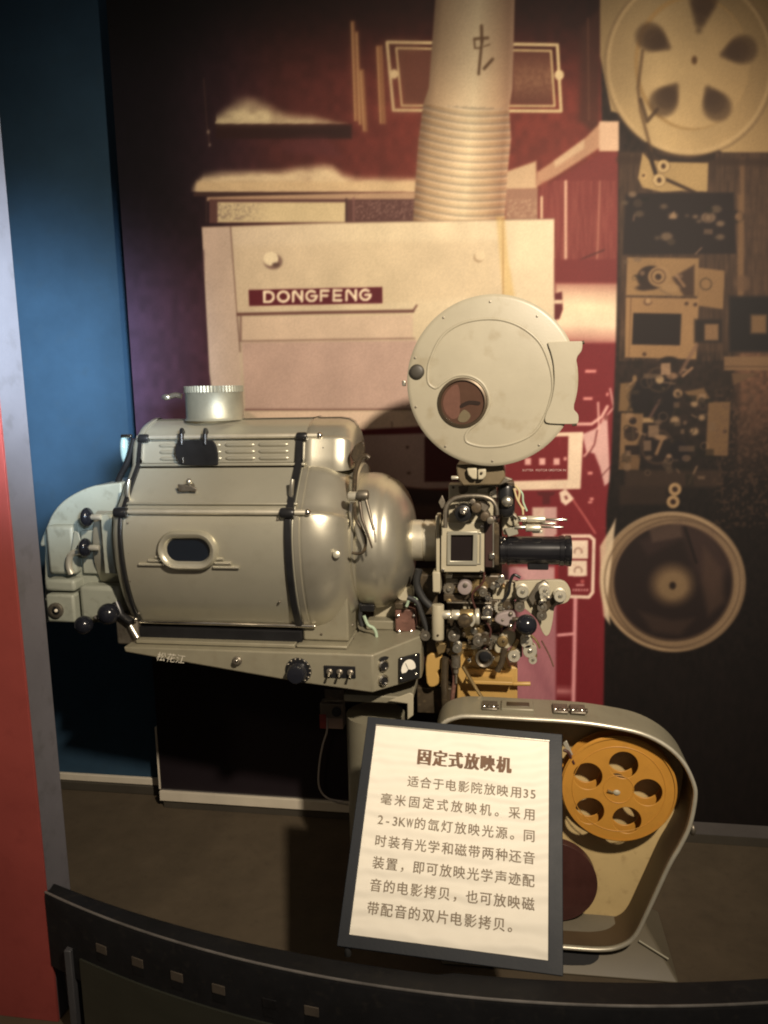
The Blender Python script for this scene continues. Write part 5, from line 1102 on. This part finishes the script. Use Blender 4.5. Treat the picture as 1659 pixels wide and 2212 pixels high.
# ------------------------------------------------------------------ curved barrier console in the foreground
ZC = .335
def arcpt(cx, cy, R_, th): return (cx + R_ * sin(th), cy - R_ * cos(th))
FCX, FCY, FR = -.0688, 3.8824, 2.5953
BCX, BCY, BR = -.0375, 4.349, 3.0117
con_root = root('curved_barrier', (-.07, 1.3, 0)); tag(con_root, 'black curved barrier rail with small square studs, in front of the exhibit', 'barrier')
x_left = XC + .002
th = np.linspace(math.asin((x_left - FCX) / FR), radians(20), 60)
def band(zf, zb_, rf, rb, y2=0): pass
frt = [arcpt(FCX, FCY, FR, t) for t in th]
def bk(x): return BCY - sqrt(BR ** 2 - (x - BCX) ** 2)
secs = []
for (x, y), t in zip(frt, th):
    nx_, ny_ = sin(t), -cos(t)                  # outwards
    yb_ = bk(x) ; 
    if x > -.1: yb_ = max(yb_, y + .06)
    P_ = lambda o, z: Vector((x + nx_ * o, y + ny_ * o, z))
    secs.append([P_(0, ZC), P_(.004, ZC - .003), P_(.006, ZC - .008), P_(.006, ZC - .185), P_(-.03, ZC - .190), P_(-.034, .0), Vector((x, yb_ + .01, .0)), Vector((x, yb_ + .002, ZC - .006)), Vector((x, yb_ - .006, ZC)), P_(-.010, ZC + .0005)])
bm_ = mat('black_barrier_lacquer', (.009, .009, .010), .5, 0, .25, 12, .08, 160, dirt=(.02, .018, .016), dirt_amt=.5, spec=.3)
MB().loft(secs).build('rail', bm_, con_root, angle=30)
# paler line along the front of the top: rim highlight put into colour
MB().tube([Vector((x + sin(t) * .003, y - cos(t) * .003, ZC + .0005)) for (x, y), t in zip(frt, th)], .0028, 8).build('rim_highlight', mat('rim_highlight_grey', (.16, .15, .14), .42, .4, .6, 7), con_root)
# studs on the front face
def onrail(u, v, out=.0065):                    # picture ray against the front cylinder
    d = ray(u, v); a = d.x ** 2 + d.y ** 2; ox, oy = CAM.x - FCX, CAM.y - FCY; R2 = FR + out
    b_ = ox * d.x + oy * d.y; c_ = ox * ox + oy * oy - R2 * R2; t = (-b_ - sqrt(b_ * b_ - a * c_)) / a; return CAM + d * t
stm = mat('dull_brown_stud', (.075, .060, .045), .65, .1, .2, 20)
for i, (u, v) in enumerate(((219, 2050), (297, 2079), (382, 2110), (472, 2137), (582, 2168), (673, 2184))):
    p = onrail(u, v); t = math.asin((p.x - FCX) / (FR + .0065)); ex_ = Vector((cos(t), sin(t), 0)); nn_ = Vector((sin(t), -cos(t), 0))
    q = [p + ex_ * a * .0150 + Vector((0, 0, b * .0100)) for a, b in ((-1, -1), (1, -1), (1, 1), (-1, 1))]
    MB().prism([x - nn_ * .003 for x in q], [x + nn_ * .0015 for x in q]).build('stud', stm if i != 4 else bm_, con_root, bevel=.0006)
    q = [x - Vector((0, 0, .0208)) for x in q]; MB().prism([x - nn_ * .004 for x in q], [x + nn_ * .0004 for x in q]).build('slot', 'matt_black', con_root)
# lower glazed panel set back under the rail
gl = MB(); th2 = np.linspace(math.asin((x_left + .10 - FCX) / FR), radians(18), 40)
gl.loft([[Vector((FCX + (FR + o) * sin(t), FCY - (FR + o) * cos(t), z)) for o, z in ((.010, .02), (.010, ZC - .125), (.004, ZC - .125), (.004, .02))] for t in th2]).build('glazed_panel', glass_mat('greenish_dark_glass', (.040, .042, .032), .3), con_root)
for t in (th2[0] - .012,):
    x, y = arcpt(FCX, FCY, FR + .012, t); MB().box(x - .008, x + .008, y - .006, y + .03, .0, ZC - .11).build('post', mat('grey_post', (.06, .06, .065), .4), con_root, bevel=.002)

# ------------------------------------------------------------------ the explanatory sign
sx, sy, syaw, stilt, sw, shh, sroll = -.1071, 1.3541, .0613, .7451, .4414, .4685, -.0738
ex_ = Vector((cos(syaw), sin(syaw), 0)); nv = Vector((-sin(syaw), cos(syaw), 0)); up = nv * sin(stilt) + Vector((0, 0, cos(stilt)))
EX = ex_ * cos(sroll) + up * sin(sroll); UP = up * cos(sroll) - ex_ * sin(sroll); NO = EX.cross(UP).normalized()
if NO.y > 0: NO = -NO
ORG = Vector((sx, sy, .35))
sign = root('information_sign', (sx, sy + .1, ZC)); tag(sign, 'tilted white Chinese text panel in a dark blue-grey frame, in the foreground', 'sign')
def S(a, b, out=0.0): return ORG + EX * a + UP * b + NO * out      # a, b in metres on the sign
h2 = sw / 2
fcorn = [(-h2, 0), (h2, 0), (h2, shh), (-h2, shh)]
# paper corners measured from the picture
def onsign(u, v, out=0.0):
    d = ray(u, v); t = ((ORG + NO * out - CAM).dot(NO)) / d.dot(NO); p = CAM + d * t - ORG; return (p.dot(EX), p.dot(UP))
pc4 = [onsign(u, v) for u, v in ((749, 2019), (1184, 2074), (1187, 1597), (816, 1569))]
pl_, pr_ = (pc4[0][0] + pc4[3][0]) / 2, (pc4[1][0] + pc4[2][0]) / 2; pb_, pt_ = (pc4[0][1] + pc4[1][1]) / 2, (pc4[2][1] + pc4[3][1]) / 2
frm = mat('blue_grey_frame_board', (.012, .015, .020), .5, 0, .15, 8, .08, 200, spec=.25)
MB().prism([S(a, b, -.016) for a, b in fcorn], [S(a, b, -.004) for a, b in fcorn]).build('backing', frm, sign, bevel=.002)
MB().plate([S(a, b, 0) for a, b in fcorn], [[S(a, b, 0) for a, b in ((pl_, pb_), (pr_, pb_), (pr_, pt_), (pl_, pt_))]], NO * -.0035).build('frame', frm, sign, bevel=.001)
ppm = mat('paper', (.80, .755, .65), .55, 0, .03, 5, .04, 40, spec=.3)
nt = ppm.node_tree; wv = nt.nodes.new('ShaderNodeTexWave'); wv.bands_direction = 'Z'; wv.inputs['Scale'].default_value = 11; wv.inputs['Distortion'].default_value = 5; wv.inputs['Detail'].default_value = 2; wv.inputs['Detail Scale'].default_value = .6
tcn = [n_ for n_ in nt.nodes if n_.type == 'TEX_COORD'][0]; nt.links.new(tcn.outputs['Object'], wv.inputs['Vector'])
bpn = [n_ for n_ in nt.nodes if n_.type == 'BUMP'][0]; bpn.inputs['Strength'].default_value = .8; bpn.inputs['Distance'].default_value = .004; nt.links.new(wv.outputs['Fac'], bpn.inputs['Height'])
paper = MB().prism([S(a, b, -.0038) for a, b in ((pl_, pb_), (pr_, pb_), (pr_, pt_), (pl_, pt_))], [S(a, b, -.0025) for a, b in ((pl_ + .0004, pb_ + .0004), (pr_ - .0004, pb_ + .0004), (pr_ - .0004, pt_ - .0004), (pl_ + .0004, pt_ - .0004))]).build('paper', ppm, sign)
m_ = [S(a, b, .0004) for a, b in ((pl_, pb_), (pr_, pb_), (pr_, pt_), (pl_, pt_))]
MB().tube([S(a, b, .0005) for a, b in ((pl_, pt_), (pr_, pt_))], .0011, 6).build('clear_edge', 'steel', sign)
pw, ph = pr_ - pl_, pt_ - pb_
ink = mat('grey_brown_ink', (.21, .165, .115), .7, 0, .15, 30); ink2 = mat('brown_title_ink', (.15, .082, .045), .7, 0, .2, 30)
def put(chars, x0, x1, ybase, size, m, name, bold=0.0, cells=None, ysc=1.0):
    wts = [0.55 if ord(c) < 128 else 1.0 for c in chars]; tot = sum(wts); x = x0; unit = (x1 - x0) / (cells or tot)
    for c, w in zip(chars, wts):
        if c not in ' \u3000':
            vs, fs = text_mesh(c, size); mb = MB()
            lo = min(v.x for v in vs); hi = max(v.x for v in vs)
            cx = 0.5 * (lo + hi) if ord(c) < 128 or c not in '。，' else size * .45
            xs_ = min(1.0, .90 * unit * w / max(hi - lo, 1e-6)) if ord(c) < 128 else 1.0
            steps = ((0, 0),) if not bold else tuple((bold * k / 2, 0) for k in (-2, -1, 0, 1, 2))
            for k, (bx_, by_) in enumerate(steps):
                mb.add([S(x + unit * w / 2 + (v.x - cx) * xs_ + bx_, ybase + v.y * ysc + by_, -.0012 + k * .00008) for v in vs], fs)
            mb.build(name, m, paper)
        x += unit * w
put('固定式放映机', pl_ + pw * .255, pl_ + pw * .795, pt_ - ph * .178, pw * .082, ink2, 'title_character', .0020, None, 1.18)
body = ['　　适合于电影院放映用35', '毫米固定式放映机。采用', '2-3KW的氙灯放映光源。同', '时装有光学和磁带两种还音', '装置，即可放映光学声迹配', '音的电影拷贝，也可放映磁', '带配音的双片电影拷贝。']
l0, l1 = pl_ + pw * .072, pr_ - pw * .066
for k, s in enumerate(body):
    yb_ = pt_ - ph * (.298 + .1005 * k)
    put(s, l0, l1, yb_, pw * .066, ink, 'character', .0003, 12 if k == 6 else None)
# easel leg at the back and two feet
MB().prism([S(-.03, .02, -.017), S(.03, .02, -.017), S(.02, .30, -.017), S(-.02, .30, -.017)], [Vector((q.x, q.y + .02, ZC + .004)) for q in (S(-.03, .02), S(.03, .02), S(.03, .06), S(-.03, .06))]).build('easel_leg', frm, sign)
for a in (-h2 + .02, h2 - .02):
    p = S(a, .006, -.010); MB().rcyl((p.x, p.y, ZC - .001), (p.x, p.y, p.z), .007, .2, 12).build('foot', 'rubber', sign)
